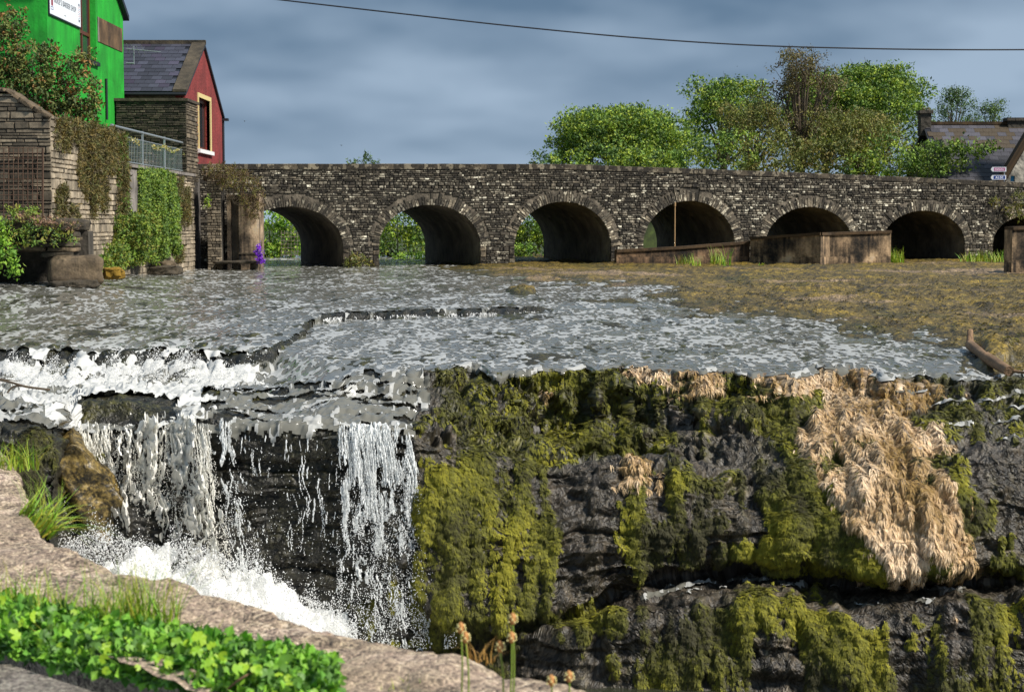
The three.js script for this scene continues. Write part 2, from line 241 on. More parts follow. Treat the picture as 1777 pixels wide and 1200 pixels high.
function worley(x, y, z) {   // rounded blocks: distance to the nearest and second nearest seed
  const i = Math.floor(x), j = Math.floor(y), k = Math.floor(z); let a = 9, b = 9;
  for (let u = -1; u < 2; u++) for (let v = -1; v < 2; v++) for (let w = -1; w < 2; w++) {
    const p = i + u, q = j + v, s = k + w, dx = p + h3(p, q, s) - x, dy = q + h3(p + 31, q, s) - y, dz = s + h3(p, q + 57, s) - z, d = dx * dx + dy * dy + dz * dz;
    if (d < a) { b = a; a = d; } else if (d < b) b = d;
  }
  return Math.sqrt(b) - Math.sqrt(a);
}
const NC = 860, PX0 = -420, PX1 = 2230, NA = 330;
const SEG = [10, 14, 20, 24, 26, 18, 36, 40, 40, 22, 26, 40, 40];
const BED = {};
{
  const rowsB = []; SEG.forEach((n, k) => { for (let i = 1; i <= n; i++) rowsB.push(k + i / n); });
  const NR = NA + rowsB.length, N = NC * NR;
  const base = new Float32Array(N * 3), pos = new Float32Array(N * 3), col = new Float32Array(N * 3), uv = new Float32Array(N * 2), st = new Float32Array(N * 2), wet = new Float32Array(N), foamA = new Float32Array(N), gTan = new Float32Array(N), gMoss = new Float32Array(N), nor = new Float32Array(N * 3), runZ = new Float32Array(N), dispB = new Float32Array(N);
  for (let r = 0; r < NR; r++) for (let c = 0; c < NC; c++) {
    const px = PX0 + (PX1 - PX0) * c / (NC - 1), i = r * NC + c; let Z, H, t = -1;
    if (r < NA) {
      const q = r / (NA - 1); Z = 1 / mix(1 / 104, 1 / 30, q); const b = bed(px, Z);
      H = b.H; wet[i] = 1 - b.dry; foamA[i] = b.foam; runZ[i] = b.step; t = -(Z - 30) / 10;
      if (Z < 32) { const k = cliffAt(px, 0); H = mix(k[1], H, sstep(30, 32, Z)); }
    } else { t = rowsB[r - NA]; const wv = sstep(0, 1.5, t); const warp = wv * (fbm(px * 0.010, t * 0.9, 11.5, 4) * 42 + noise(px * 0.05, t * 2.2, 4.5) * 7); const pq = px + warp * (1 - sstep(60, 130, Math.abs(px - 105)) ) * 0 + warp * sstep(20, 140, Math.abs(px - 108)); const k = cliffAt(pq, clamp(t + wv * 0.25 * fbm(px * 0.014, t * 0.8, 2.5, 3), 0, 13)); Z = k[0]; H = k[1]; }
    const bw = Math.exp(-Math.pow((Z - 30) * 0.9, 2)) * fbm(px * 0.016, 3.5, 8.5, 5); if (t < 3) { Z += 2.2 * bw; H += 0.16 * bw; }
    const X = acrossAt(px, Z, H); base[3 * i] = X; base[3 * i + 1] = EYE + H; base[3 * i + 2] = -Z; st[2 * i] = px; st[2 * i + 1] = t;
    uv[2 * i] = X; uv[2 * i + 1] = r < NA ? -Z : (i >= NC ? uv[2 * (i - NC) + 1] + Math.hypot(base[3 * i + 1] - base[3 * (i - NC) + 1], base[3 * i + 2] - base[3 * (i - NC) + 2]) : 0);
  }
  // normals of the smooth sheet
  for (let r = 0; r < NR; r++) for (let c = 0; c < NC; c++) {
    const i = r * NC + c, l = r * NC + Math.max(0, c - 1), R = r * NC + Math.min(NC - 1, c + 1), u = Math.max(0, r - 1) * NC + c, d = Math.min(NR - 1, r + 1) * NC + c;
    const ax = base[3 * R] - base[3 * l], ay = base[3 * R + 1] - base[3 * l + 1], az = base[3 * R + 2] - base[3 * l + 2], bx = base[3 * d] - base[3 * u], by = base[3 * d + 1] - base[3 * u + 1], bz = base[3 * d + 2] - base[3 * u + 2];
    let nx = by * az - bz * ay, ny = bz * ax - bx * az, nz = bx * ay - by * ax; const L = Math.hypot(nx, ny, nz) || 1; nor[3 * i] = nx / L; nor[3 * i + 1] = ny / L; nor[3 * i + 2] = nz / L;
  }
  const ROCK = [0.080, 0.066, 0.050], PALE = [0.30, 0.25, 0.195], MOSS = [0.10, 0.105, 0.012], MOSSY = [0.20, 0.19, 0.014], DEEP = [0.030, 0.034, 0.008], TAN = [0.46, 0.31, 0.17], TANP = [0.74, 0.58, 0.40], OLIVE = [0.30, 0.215, 0.040], GOLD = [0.48, 0.34, 0.045], SAND = [0.55, 0.40, 0.26], BROWN = [0.075, 0.055, 0.022];
  for (let i = 0; i < N; i++) {
    const x = base[3 * i], y = base[3 * i + 1], z = base[3 * i + 2], s = st[2 * i], t = st[2 * i + 1];
    const n1 = fbm(x * 0.9, y * 0.9, z * 0.9, 5), n2 = fbm(x * 5.5, y * 1.1 + 3, z * 1.1, 4), n3 = fbm(x * 9, y * 9, z * 9, 3);
    let d, c;
    if (t < 0) {   // river run and dry slab
      const Z = -z, dry = 1 - wet[i], n4 = fbm(x * 1.2, Z * 0.5, 3.5, 5), n5 = fbm(x * 4, Z * 1.5, 8.5, 4);
      const fade = sstep(30, 31.5, Z);
      const brow = (1 - sstep(35, 39, Z)) * (1 - sstep(420, 520, s)); d = fade * (n4 * 0.05 + n5 * (0.05 + dry * 0.02 + brow * 0.07) + 0.05 * fbm(x * 6, Z * 2.2, 81.5, 3) + dry * (0.04 * n3 + 0.07 * sstep(0.02, 0.07, fbm(x * 0.28, Z * 0.3, 61.5, 4)))) + n3 * 0.02 + runZ[i] * (0.10 * n3 + 0.12 * n5);
      c = mix3(DEEP, MOSS, sstep(-0.1, 0.5, n5)); c = mix3(c, BROWN, sstep(0, 0.5, n4) * 0.6); c = mix3(c, [0.022, 0.020, 0.013], clamp(runZ[i] * 1.3) * 0.85);
      let k = mix3(OLIVE, GOLD, sstep(0.0, 0.4, n4 + n5 * 0.4)); k = mix3(k, BROWN, sstep(0.08, 0.35, n5 - n4 * 0.4 + n3 * 0.8) * 0.85); k = mix3(k, SAND, sstep(0.16, 0.34, fbm(x * 0.22, Z * 0.35, 21.5, 4) + n3 * 0.2) * 0.8);
      k = mix3(k, MOSS, sstep(0.1, 0.4, fbm(x * 0.5, Z * 0.4, 31.5, 3)) * 0.6);
      c = mix3(c, k, dry);
      gMoss[i] = dry * sstep(0.05, 0.3, n5); gTan[i] = 0;
    } else {
      const g = growth(s, t, n1, n2); gTan[i] = g.tan; gMoss[i] = g.moss; wet[i] = film(s, t, n1, n2);
      const flat = clamp(wet[i]) * 0.9, up = nor[3 * i + 1], strata = sstep(-0.14, 0.14, noise(x * 0.3, y * 6 + n1 * 1.8, z * 0.3)) * 1.6 - 0.8;
      const bump = fbm(x * 1.7, y * 1.3, z * 1.7, 4), fade = sstep(0, 0.8, t);
      d = fade * (bump * 0.15 * (1 - flat * 0.5) + n2 * 0.09 * (g.moss + g.tan) + strata * 0.06 * (1 - g.moss * 0.85) * (1 - up * 0.5) + n3 * 0.032 + fbm(x * 16, y * 14, z * 16, 3) * 0.026 + (1 - g.moss) * 0.05 * noise(x * 1.2, y * 16 + n1 * 5, z * 1.2) + g.moss * 0.05 + g.tan * (0.05 + 0.13 * fbm(x * 13, y * 2.2 + 0.6 * n1, z * 3, 3) + 0.05 * noise(x * 3, y * 2.5, z * 3))) + n3 * 0.012;
      const wx = x + n1 * 0.5, wy = y + n3 * 0.2;
      const upper = sstep(0.4, 1.2, t) * (1 - sstep(5.0, 6.0, t)), face = sstep(5.0, 6.2, t), lumps = (s > 700 ? 1 : 0.45) * (1 - flat);
      d += lumps * upper * (1 - g.tan * 0.75) * ((0.20 + 0.14 * sstep(1250, 1100, s)) * (sstep(0.0, 0.4, worley(wx * 0.6, wy * 1.5, z * 0.9)) - 0.7) + 0.055 * (sstep(0, 0.4, worley(wx * 2.0, wy * 4, z * 2.0)) - 0.6));
      d += lumps * face * (1 - g.tan * 0.6) * (0.13 * (sstep(0.0, 0.45, worley(wx * 0.8, wy * 0.4, z * 0.6)) - 0.7) + 0.045 * (sstep(0, 0.4, worley(wx * 2.6, wy * 1.2, z * 2.0)) - 0.6));
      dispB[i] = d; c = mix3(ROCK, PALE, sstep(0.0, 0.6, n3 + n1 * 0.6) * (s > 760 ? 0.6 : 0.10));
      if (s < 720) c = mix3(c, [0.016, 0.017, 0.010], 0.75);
      let m = mix3(MOSS, MOSSY, sstep(-0.05, 0.45, n1 + n2 * 0.5)); m = mix3(m, DEEP, sstep(0.1, 0.5, -n2 + n3 * 0.6) * 0.7);
      c = mix3(c, m, g.moss);
      c = mix3(c, mix3(TAN, TANP, sstep(-0.2, 0.4, n3 + n2 * 0.8)), g.tan);
    }
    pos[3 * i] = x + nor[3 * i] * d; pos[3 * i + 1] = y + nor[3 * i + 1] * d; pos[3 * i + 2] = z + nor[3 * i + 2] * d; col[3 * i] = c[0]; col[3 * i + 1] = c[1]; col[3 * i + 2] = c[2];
  }
  const idx = new Uint32Array((NC - 1) * (NR - 1) * 6); let o = 0;
  for (let r = 0; r < NR - 1; r++) for (let c = 0; c < NC - 1; c++) { const a = r * NC + c, b = a + 1, e = a + NC, f = e + 1; idx[o++] = a; idx[o++] = e; idx[o++] = b; idx[o++] = b; idx[o++] = e; idx[o++] = f; }
  const g = new THREE.BufferGeometry(); g.setAttribute('position', new THREE.BufferAttribute(pos, 3)); g.setAttribute('color', new THREE.BufferAttribute(col, 3)); g.setAttribute('uv', new THREE.BufferAttribute(uv, 2)); g.setIndex(new THREE.BufferAttribute(idx, 1)); g.computeVertexNormals();
  T.coarse_bump = T.coarse.clone(); T.coarse_bump.colorSpace = THREE.NoColorSpace; T.coarse_bump.needsUpdate = true;
  mat('bed_rock', [1, 1, 1], 0.52, { vertexColors: true, map: T.coarse, bumpMap: T.coarse_bump, bumpScale: 0.035 });
  struct('riverbed', g, M.bed_rock, 'dark stepped rock ledges with moss and dried algae under the falls', 'rock ledge');
  Object.assign(BED, { N, NR, base, pos, nor, st, wet, gTan, gMoss, normal: g.attributes.normal.array });

  // running water: a rippled sheet a few centimetres over the rock, broken where the rock stands out
  const wp = new Float32Array(N * 3), paleKind = new Uint8Array(N), keep = new Uint8Array(N);
  for (let i = 0; i < N; i++) {
    const x = base[3 * i], y = base[3 * i + 1], z = base[3 * i + 2], s = st[2 * i], t = st[2 * i + 1], nx = nor[3 * i], ny = nor[3 * i + 1], nz = nor[3 * i + 2];
    let d, f;
    const fine = fbm(x * 14, y * 7, z * 4.6, 3), flow = fbm(x * 2.6 + z * 0.4, y * 2, z * 0.9, 4), big = fbm(x * 0.7, 5.5, z * 0.35, 3);
    if (t < 0) {
      f = foamA[i]; keep[i] = wet[i] > 0.03 && !(runZ[i] > 0.35 && fbm(x * 3.1, y * 0.6, z * 0.8, 3) > 0.0) ? 1 : 0;
      d = 0.022 + (wet[i] - 1) * 0.12 + flow * 0.024 + fine * 0.030 + big * 0.01;
      d += f * (0.03 + 0.11 * fbm(x * 2.2, y, z * 2.2, 4) + 0.15 * fbm(x * 7, y * 7, z * 7, 3));
            paleKind[i] = fine + flow * 0.5 + big * 0.25 > 0.02 ? 1 : 0;  // noise mask of the pale flecks: froth and painted sheen together
      if (f * sstep(-0.30, 0.12, fbm(x * 1.5, y * 1.5, z * 1.5, 4) + fine * 0.4 + f * 0.08) > 0.4) paleKind[i] = 2;
    } else {
      const px = s; f = (1 - sstep(330, 420, px)) * (1 - sstep(2.5, 4.5, t) * 0.5); keep[i] = wet[i] > 0.5 ? 1 : 0;
      d = 0.028 + dispB[i] + fine * 0.03 + flow * 0.03 + (px < 720 ? 0.025 : -0.012) + f * (0.10 * fbm(x * 2.2, y, z * 2.2, 4) + 0.14 * fbm(x * 7, y * 7, z * 7, 3));
      if (px > 350 && px < 730 && t > 0.3 && fbm(x * 2.2, y * 7, z * 2.6, 4) > 0.10) keep[i] = 0;
      if (px < 75) f *= 1 - sstep(2.2, 3.0, t);
      if (px > 130 && px < 320 && t > 1.7 && t < 4.4) { const hole = sstep(130, 150, px) * (1 - sstep(290, 320, px)) * sstep(1.7, 2, t) * (1 - sstep(4.0, 4.4, t)); if (hole * 1.2 + fine > 0.55) keep[i] = 0; }
      if (px < 75 && t > 3 && fbm(x * 2, y * 2, z * 2, 3) > 0.08) keep[i] = 0;
            paleKind[i] = fine + flow * 0.5 > (px > 350 ? 0.06 : 0.03) ? 1 : 0;
      if (f * sstep(-0.32, 0.15, fbm(x * 1.5, y * 1.5, z * 1.5, 4) + fine * 0.4) > 0.4) paleKind[i] = 2;
    }
    wp[3 * i] = x + nx * d; wp[3 * i + 1] = y + ny * d; wp[3 * i + 2] = z + nz * d;
  }
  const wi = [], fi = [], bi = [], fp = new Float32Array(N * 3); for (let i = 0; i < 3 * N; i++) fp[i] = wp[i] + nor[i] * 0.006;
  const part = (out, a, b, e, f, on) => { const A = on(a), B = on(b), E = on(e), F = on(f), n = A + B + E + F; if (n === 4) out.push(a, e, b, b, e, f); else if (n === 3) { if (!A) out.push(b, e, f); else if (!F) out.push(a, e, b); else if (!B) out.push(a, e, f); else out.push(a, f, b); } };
  for (let r = 0; r < NR - 1; r++) for (let c = 0; c < NC - 1; c++) { const a = r * NC + c, b = a + 1, e = a + NC, f = e + 1; if (!(keep[a] && keep[b] && keep[e] && keep[f])) continue; wi.push(a, e, b, b, e, f); part(fi, a, b, e, f, k => paleKind[k] === 1 ? 1 : 0); part(bi, a, b, e, f, k => paleKind[k] === 2 ? 1 : 0); }
  const wg = new THREE.BufferGeometry(); wg.setAttribute('position', new THREE.BufferAttribute(wp, 3)); wg.setAttribute('uv', new THREE.BufferAttribute(uv, 2)); wg.setIndex(wi); wg.computeVertexNormals();
  M.water = new THREE.MeshPhysicalMaterial({ name: 'river_water', color: new THREE.Color().setRGB(0.24, 0.235, 0.20), roughness: 0.14, ior: 1.33, transmission: 0.4, thickness: 0 });
  struct('river_water', wg, M.water, 'thin sheet of clear peaty river water sliding over the rock', 'water');
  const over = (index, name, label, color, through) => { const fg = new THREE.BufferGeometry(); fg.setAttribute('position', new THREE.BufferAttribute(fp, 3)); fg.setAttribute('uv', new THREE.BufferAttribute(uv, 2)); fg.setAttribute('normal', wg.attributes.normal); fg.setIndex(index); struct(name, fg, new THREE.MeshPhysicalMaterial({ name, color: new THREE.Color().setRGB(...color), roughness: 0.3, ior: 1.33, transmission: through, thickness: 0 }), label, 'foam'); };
  over(fi, 'river_froth_sheen', 'pale flecks on the running river, froth with its silvery sheen painted in', [0.50, 0.50, 0.475], 0.25);  // froth flecks whose pale colour also paints the silvery sheen of the ripples
  over(bi, 'shelf_foam', 'thick white foam churning on the shelf above the creamy fall', [0.60, 0.60, 0.575], 0.1);
}

// ------------------------------------------------------------------ ground behind the bridge and on the left bank
mat('grass_ground', [0.07, 0.11, 0.02], 0.95, { map: T.stain });
mat('paving', [0.16, 0.15, 0.14], 0.95, { map: T.pebble });
{
  const far = new THREE.PlaneGeometry(4000, 3000); far.rotateX(-Math.PI / 2); far.translate(0, -0.75, -1604);
  struct('land', metricUv(far), M.grass_ground);
  struct('terrace_ground', [box(-60, -14.25, -1.2, EYE + 2.05, -76.0, -52.4), box(-60, -14.0, -1.2, EYE + 2.05, -86, -76.002), box(-60, -22, -1.2, EYE + 2.05, -140, -86.002)], M.paving);
  const hill = new THREE.PlaneGeometry(120, 60, 60, 30); hill.rotateX(-Math.PI / 2); const p = hill.attributes.position;
  for (let i = 0; i < p.count; i++) { const x = p.getX(i) + 62, z = p.getZ(i) - 132; p.setXYZ(i, x, mix(-0.8, 3.4 + fbm(x * 0.1, z * 0.1, 1, 3), sstep(2, 12, x)) * sstep(-101, -106, z) - 0.6 * (1 - sstep(-101, -106, z)), z); }
  hill.computeVertexNormals(); struct('bank', metricUv(hill), M.grass_ground);
}

// ------------------------------------------------------------------ rubble masonry: every stone its own shape, laid in uneven courses
function stoneShape(out, x0, x1, y0, y1, z, proud, r, color, skew = 0) {
  const j = () => (r() - 0.5) * Math.min(0.05, (y1 - y0) * 0.3), ins = Math.min(0.02, (y1 - y0) * 0.16);
  const b = [[x0 + skew, y0], [x1 + skew, y0], [x1, y1], [x0, y1]].map(([x, y]) => [x + j() * 0.6, y + j() * 0.5]);
  const cx = (x0 + x1) / 2, cy = (y0 + y1) / 2, f = b.map(([x, y]) => [x + Math.sign(cx - x) * ins, y + Math.sign(cy - y) * ins, z + proud + j() * 0.5]);
  out.push({ b: b.map(([x, y]) => [x, y, z]), f, color, area: (x1 - x0) * (y1 - y0), cx, cy });
}
function stonesGeometry(list) {
  const p = [], c = [], uv = [];
  const quad = (q, w, s) => { for (const k of [0, 1, 2, 0, 2, 3]) { p.push(...q[k]); c.push(...w); uv.push(q[k][0] + s * 3.7, q[k][1] + s * 1.9); } };
  for (const s of list) { const o = (s.cx * 13.7 + s.cy * 7.3) % 5; quad(s.f, s.color, o); for (let k = 0; k < 4; k++) { const m = (k + 1) % 4; quad([s.b[k], s.b[m], s.f[m], s.f[k]], s.color, o); } }
  const g = new THREE.BufferGeometry(); g.setAttribute('position', new THREE.Float32BufferAttribute(p, 3)); g.setAttribute('color', new THREE.Float32BufferAttribute(c, 3)); g.setAttribute('uv', new THREE.Float32BufferAttribute(uv, 2)); g.computeVertexNormals(); return g;
}
function layStones(parent, list, most, name, restName, material, weight = s => s.area) {
  list.sort((a, b) => weight(b) - weight(a));
  for (const s of list.slice(0, most)) obj(name, stonesGeometry([s]), material, parent);
  const rest = list.slice(most); if (rest.length) { const m = obj(restName, stonesGeometry(rest), material, parent); m.userData.kind = 'stuff'; }
}
function courses(r, xFrom, xTo, y0, topAt, gapsAt, color, opt = {}) {   // fills a wall face, leaving the gaps open
  const out = [], { hMin = 0.09, hMax = 0.22, wMin = 0.16, wMax = 0.6, z = 0, proud = 0.05, joint = 0.018 } = opt; let y = y0;
  const yMax = Math.max(...Array.from({ length: 40 }, (_, k) => topAt(mix(xFrom, xTo, k / 39))));
  while (y < yMax - 0.04) {
    const h = mix(hMin, hMax, r() * r()), ym = y + h / 2; let x = xFrom;
    const gaps = gapsAt(ym, y, y + h).sort((a, b) => a[0] - b[0]);
    while (x < xTo - 0.05) {
      const g = gaps.find(g => x >= g[0] - 0.06 && x < g[1]); if (g) { x = g[1] + 0.01; continue; }
      let w = mix(wMin, wMax, r() * r()); const next = gaps.find(g => g[0] > x); const lim = Math.min(xTo, next ? next[0] : 1e9);
      if (x + w > lim - 0.09) w = lim - x;
      if (w > wMax * 1.6) w = wMax;
      const top = topAt(x + w / 2), y1 = Math.min(y + h, top);
      if (y1 - y > 0.04) stoneShape(out, x + joint / 2, x + w - joint / 2, y + joint / 2, y1 - joint / 2, z, proud * (0.5 + r()), r, color(x, y, r));
      x += w;
    }
    y += h;
  }
  return out;
}

// ------------------------------------------------------------------ the seven-arched bridge
const ARCH = { S: 6.66, a: 2.48, spring: 0.95, W: 9.7, turn: Math.atan(0.3372), crown: [2.8, 2.9, 3.07, 3.15, 2.86, 2.7, 2.52], top: [[-12, 4.66], [-6.66, 4.72], [0, 4.8], [6.66, 4.86], [13.3, 4.72], [20, 4.56], [26.6, 4.38], [33.3, 4.16], [47, 3.8]] };
{
  const r = rng(11), U0 = -10.9, U1 = 46, top = u => table(ARCH.top, u);
  const bridge = thing('stone_bridge', 'old stone bridge of seven round arches mottled with pale lichen', 'bridge', [-142 / FOCAL * 80, EYE - 1.98, -80], ARCH.turn);
  const arches = ARCH.crown.map((c, k) => ({ u: (k - 1) * ARCH.S, c }));
  // body with barrels
  const sh = new THREE.Shape(); sh.moveTo(U0, -1.3); sh.lineTo(U1, -1.3); for (let u = U1; u >= U0; u -= 1.5) sh.lineTo(u, top(u) - 1.15); sh.lineTo(U0, top(U0) - 1.15);
  for (const { u, c } of arches) { const h = new THREE.Path(), b = c - ARCH.spring; h.moveTo(u - ARCH.a, -1.1); h.lineTo(u - ARCH.a, ARCH.spring); for (let k = 1; k < 40; k++) { const t = Math.PI * (1 - k / 40); h.lineTo(u + ARCH.a * Math.cos(t), ARCH.spring + b * Math.sin(t)); } h.lineTo(u + ARCH.a, ARCH.spring); h.lineTo(u + ARCH.a, -1.1); h.closePath(); sh.holes.push(h); }
  const body = new THREE.ExtrudeGeometry(sh, { depth: ARCH.W, bevelEnabled: false, steps: 1, curveSegments: 1 }); body.translate(0, 0, -ARCH.W);
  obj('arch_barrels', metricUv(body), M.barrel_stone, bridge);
  for (const [z0, z1] of [[-0.45, -0.004], [-ARCH.W + 0.004, -ARCH.W + 0.45]]) {
    const ps = new THREE.Shape(); ps.moveTo(U0, top(U0) - 1.145); for (let u = U0; u <= U1; u += 1.5) ps.lineTo(u, top(u) - 1.145); ps.lineTo(U1, top(U1) - 1.145); ps.lineTo(U1, top(U1) - 0.24); for (let u = U1 - 0.7; u >= U0; u -= 1.5) ps.lineTo(u, top(u) - 0.24); ps.lineTo(U0, top(U0) - 0.24);
    const g = new THREE.ExtrudeGeometry(ps, { depth: z1 - z0, bevelEnabled: false }); g.translate(0, 0, z0); obj('parapet', metricUv(g), M.mortar, bridge);
  }
  // face stones
  const shade = (x, y, q) => {
    const n = fbm(x * 0.3, y * 0.7, 5.5, 4) + 0.16 * sstep(2, 12, x), a = q(), wornTop = y > top(x) - 1.3 ? -0.16 : 0;
    if (a < 0.20 + n * 0.55 + wornTop) { const k = 0.55 + q() * 0.35; return [k, k * 0.97, k * 0.90]; }
    if (a < 0.55 + n * 0.4) { const k = 0.24 + q() * 0.2; return [k, k * 0.94, k * 0.85]; }
    const k = 0.09 + q() * 0.14; return [k, k * 0.92, k * 0.82];
  };
  const ring = 0.62;
  const gapsAt = ym => { const g = []; for (const { u, c } of arches) { const b = c - ARCH.spring; if (ym < ARCH.spring) g.push([u - ARCH.a - 0.28, u + ARCH.a + 0.28]); else { const q = (ym - ARCH.spring) / (b + ring); if (q < 1) { const w = (ARCH.a + ring * 0.8) * Math.sqrt(1 - q * q); g.push([u - w, u + w]); } } } return g; };
  const stones = courses(r, U0, U1 - 4, -0.35, u => top(u) - 0.26, gapsAt, shade, { hMin: 0.075, hMax: 0.2, wMin: 0.14, wMax: 0.62, proud: 0.05 });
  layStones(bridge, stones, 300, 'face_stone', 'small_face_stones', M.bridge_stone, s => s.area / Math.pow(80 + s.cx * 0.32, 2));
  // ring stones set on edge round each arch, with jamb stones under them
  const ringStones = [];
  for (const { u, c } of arches) {
    const b = c - ARCH.spring; let t = 0.0; const pal = 0.16 + 0.34 * sstep(-2, 14, u);
    while (t < Math.PI - 0.02) {
      const dt = Math.min(Math.PI - t, 0.036 + 0.034 * r()), t0 = t + 0.004, t1 = t + dt - 0.004, L = ring * (0.4 + 0.6 * r()), n = noise(t * 3 + u, 2.5, 1.5), pale = r() < pal + n * 0.3, v = pale ? 0.48 + r() * 0.35 : 0.10 + r() * 0.26, at = (t, l) => [u + (ARCH.a + l) * Math.cos(t), ARCH.spring + (b + l) * Math.sin(t)];
      const q = [at(t0, -0.03 + r() * 0.03), at(t0, L), at(t1, L * (0.9 + 0.2 * r())), at(t1, -0.03 + r() * 0.03)], z = 0.03 + r() * 0.04, mid = at((t0 + t1) / 2, L / 2), f = q.map(([x, y]) => [mid[0] + (x - mid[0]) * 0.93, mid[1] + (y - mid[1]) * 0.96, z]);
      ringStones.push({ b: q.map(([x, y]) => [x, y, -0.05]), f, color: [v, v * 0.93, v * 0.82], cx: mid[0], cy: mid[1], area: L * dt }); t += dt;
    }
  }
  layStones(bridge, ringStones, 300, 'ring_stone', 'small_ring_stones', M.bridge_stone, s => s.area / Math.pow(80 + s.cx * 0.32, 2));
  const jambs = [];
  for (const { u } of arches) for (const sd of [-1, 1]) { let y = -0.5; while (y < ARCH.spring - 0.02) { const h = Math.min(0.14 + r() * 0.2, ARCH.spring - y), x0 = sd > 0 ? u + ARCH.a - 0.02 : u - ARCH.a - 0.28, v = r() < 0.28 ? 0.42 : 0.09 + r() * 0.12; stoneShape(jambs, x0, x0 + 0.3, y + 0.01, y + h - 0.01, -0.05, 0.1 + r() * 0.03, r, [v, v * 0.88, v * 0.72]); y += h; } }
  layStones(bridge, jambs, 300, 'jamb_stone', 'small_jamb_stones', M.bridge_stone);
  // coping along the parapet
  let u = U0; while (u < U1 - 1) {
    const w = 0.9 + r() * 1.1, v = 0.10 + r() * 0.13, a = top(u + 0.015), c2 = top(u + w - 0.015), s = new THREE.Shape(); s.moveTo(u + 0.012, a - 0.24); s.lineTo(u + w - 0.012, c2 - 0.24); s.lineTo(u + w - 0.012, c2 - r() * 0.015); s.lineTo(u + 0.012, a - r() * 0.015);
    const g = new THREE.ExtrudeGeometry(s, { depth: 0.52, bevelEnabled: true, bevelSize: 0.015, bevelThickness: 0.02, bevelSegments: 1 }); g.translate(0, 0, -0.47);
    const n = g.attributes.position.count, col = new Float32Array(n * 3); for (let k = 0; k < n; k++) { col[3 * k] = v; col[3 * k + 1] = v * 0.88; col[3 * k + 2] = v * 0.72; } g.setAttribute('color', new THREE.BufferAttribute(col, 3)); metricUv(g);
    obj('coping_stone', g, M.bridge_stone, bridge); u += w;
  }
}

// ------------------------------------------------------------------ left bank: river wall, return wall, outbuilding
const tone = (lo, hi, warm) => (x, y, q) => { const k = mix(lo, hi, q()); return [k, k * (0.92 - warm * 0.08), k * (0.80 - warm * 0.2)]; };
{
  const r = rng(23), wallTop = x => x < 9.6 ? EYE + 3.3 : EYE + 2.1;
  const wall = thing('river_wall', 'long cream rubble wall rising from the river, hung with ivy under the terrace railing', 'wall', [-14, 0, -51.8], Math.PI / 2);
  obj('wall_core', [box(0.01, 9.6, -0.9, EYE + 3.28, -1.2, 0), box(9.6, 23.2, -0.9, EYE + 2.08, -1.2, 0)], M.mortar, wall);
  const st = courses(r, 0, 23.2, -0.6, wallTop, () => [[10.2, 11.9]], tone(0.42, 0.85, 0.5), { hMin: 0.12, hMax: 0.34, wMin: 0.25, wMax: 0.9 });
  layStones(wall, st, 300, 'wall_stone', 'small_wall_stones', M.wall_stone);
  obj('render_panel', box(10.25, 11.85, 0.2, EYE + 2.0, 0.0, 0.09), M.grey_render, wall);
  obj('coping', [box(9.7, 23.2, EYE + 2.085, EYE + 2.2, -0.6, 0.12)], M.grey_render, wall);
}
{
  const r = rng(29), top = x => EYE + (x > -1.3 ? mix(4.0, 3.15, (x + 1.3) / 1.3) : 4.0 - Math.max(0, -x - 2) * 0.05);
  const wall = thing('return_wall', 'brown rubble wall end with a peaked top beside the dark leaning wire grid', 'wall', [-14.0, 0, -51.8]);
  const s = new THREE.Shape(); s.moveTo(-9, -0.9); s.lineTo(-0.02, -0.9); s.lineTo(-0.02, top(0) - 0.08); s.lineTo(-1.3, top(-1.3) - 0.08); s.lineTo(-9, top(-9) - 0.08); s.closePath();
  const g = new THREE.ExtrudeGeometry(s, { depth: 0.8, bevelEnabled: false }); g.translate(0, 0, -0.8); obj('wall_core', metricUv(g), M.mortar, wall);
  layStones(wall, courses(r, -9, 0.03, -0.5, top, () => [], tone(0.16, 0.48, 0.7), { hMin: 0.08, hMax: 0.32, wMin: 0.25, wMax: 1.1 }), 300, 'wall_stone', 'small_wall_stones', M.wall_stone);
  for (let k = 0; k < 9; k++) { const x = -k * 0.42, tt = mix(-0.05, -3.4, k / 8); const m = obj('cap_stone', roughBlock(0.5, 0.14, 0.9, k, 0.05, 4), M.boulder, wall); m.position.set(tt - 0.2, top(tt - 0.2) + 0.05, -0.35); m.rotation.z = tt > -1.3 ? -0.57 : 0.02; }
  const grid = thing('wire_grid', 'rusty wire grid panel leaning on the brown rubble wall end', 'grid panel', [-14.0, 0, -51.62]);
  const bars = []; for (let k = 0; k <= 9; k++) bars.push(limb([-1.5 + k * 0.145, EYE + 0.25, 0.16], [-1.5 + k * 0.145, EYE + 2.3, 0.0], 0.014, 0.014, 4)); for (let k = 0; k <= 13; k++) { const q = k / 13; bars.push(limb([-1.5, EYE + mix(0.25, 2.3, q), 0.16 * (1 - q)], [-0.195, EYE + mix(0.25, 2.3, q), 0.16 * (1 - q)], 0.012, 0.012, 4)); }
  obj('wires', bars, M.rust, grid); obj('edge_bar', limb([-0.17, EYE - 0.3, 0.19], [-0.17, EYE + 2.3, 0.0], 0.025, 0.025, 5), M.rust, grid);
}
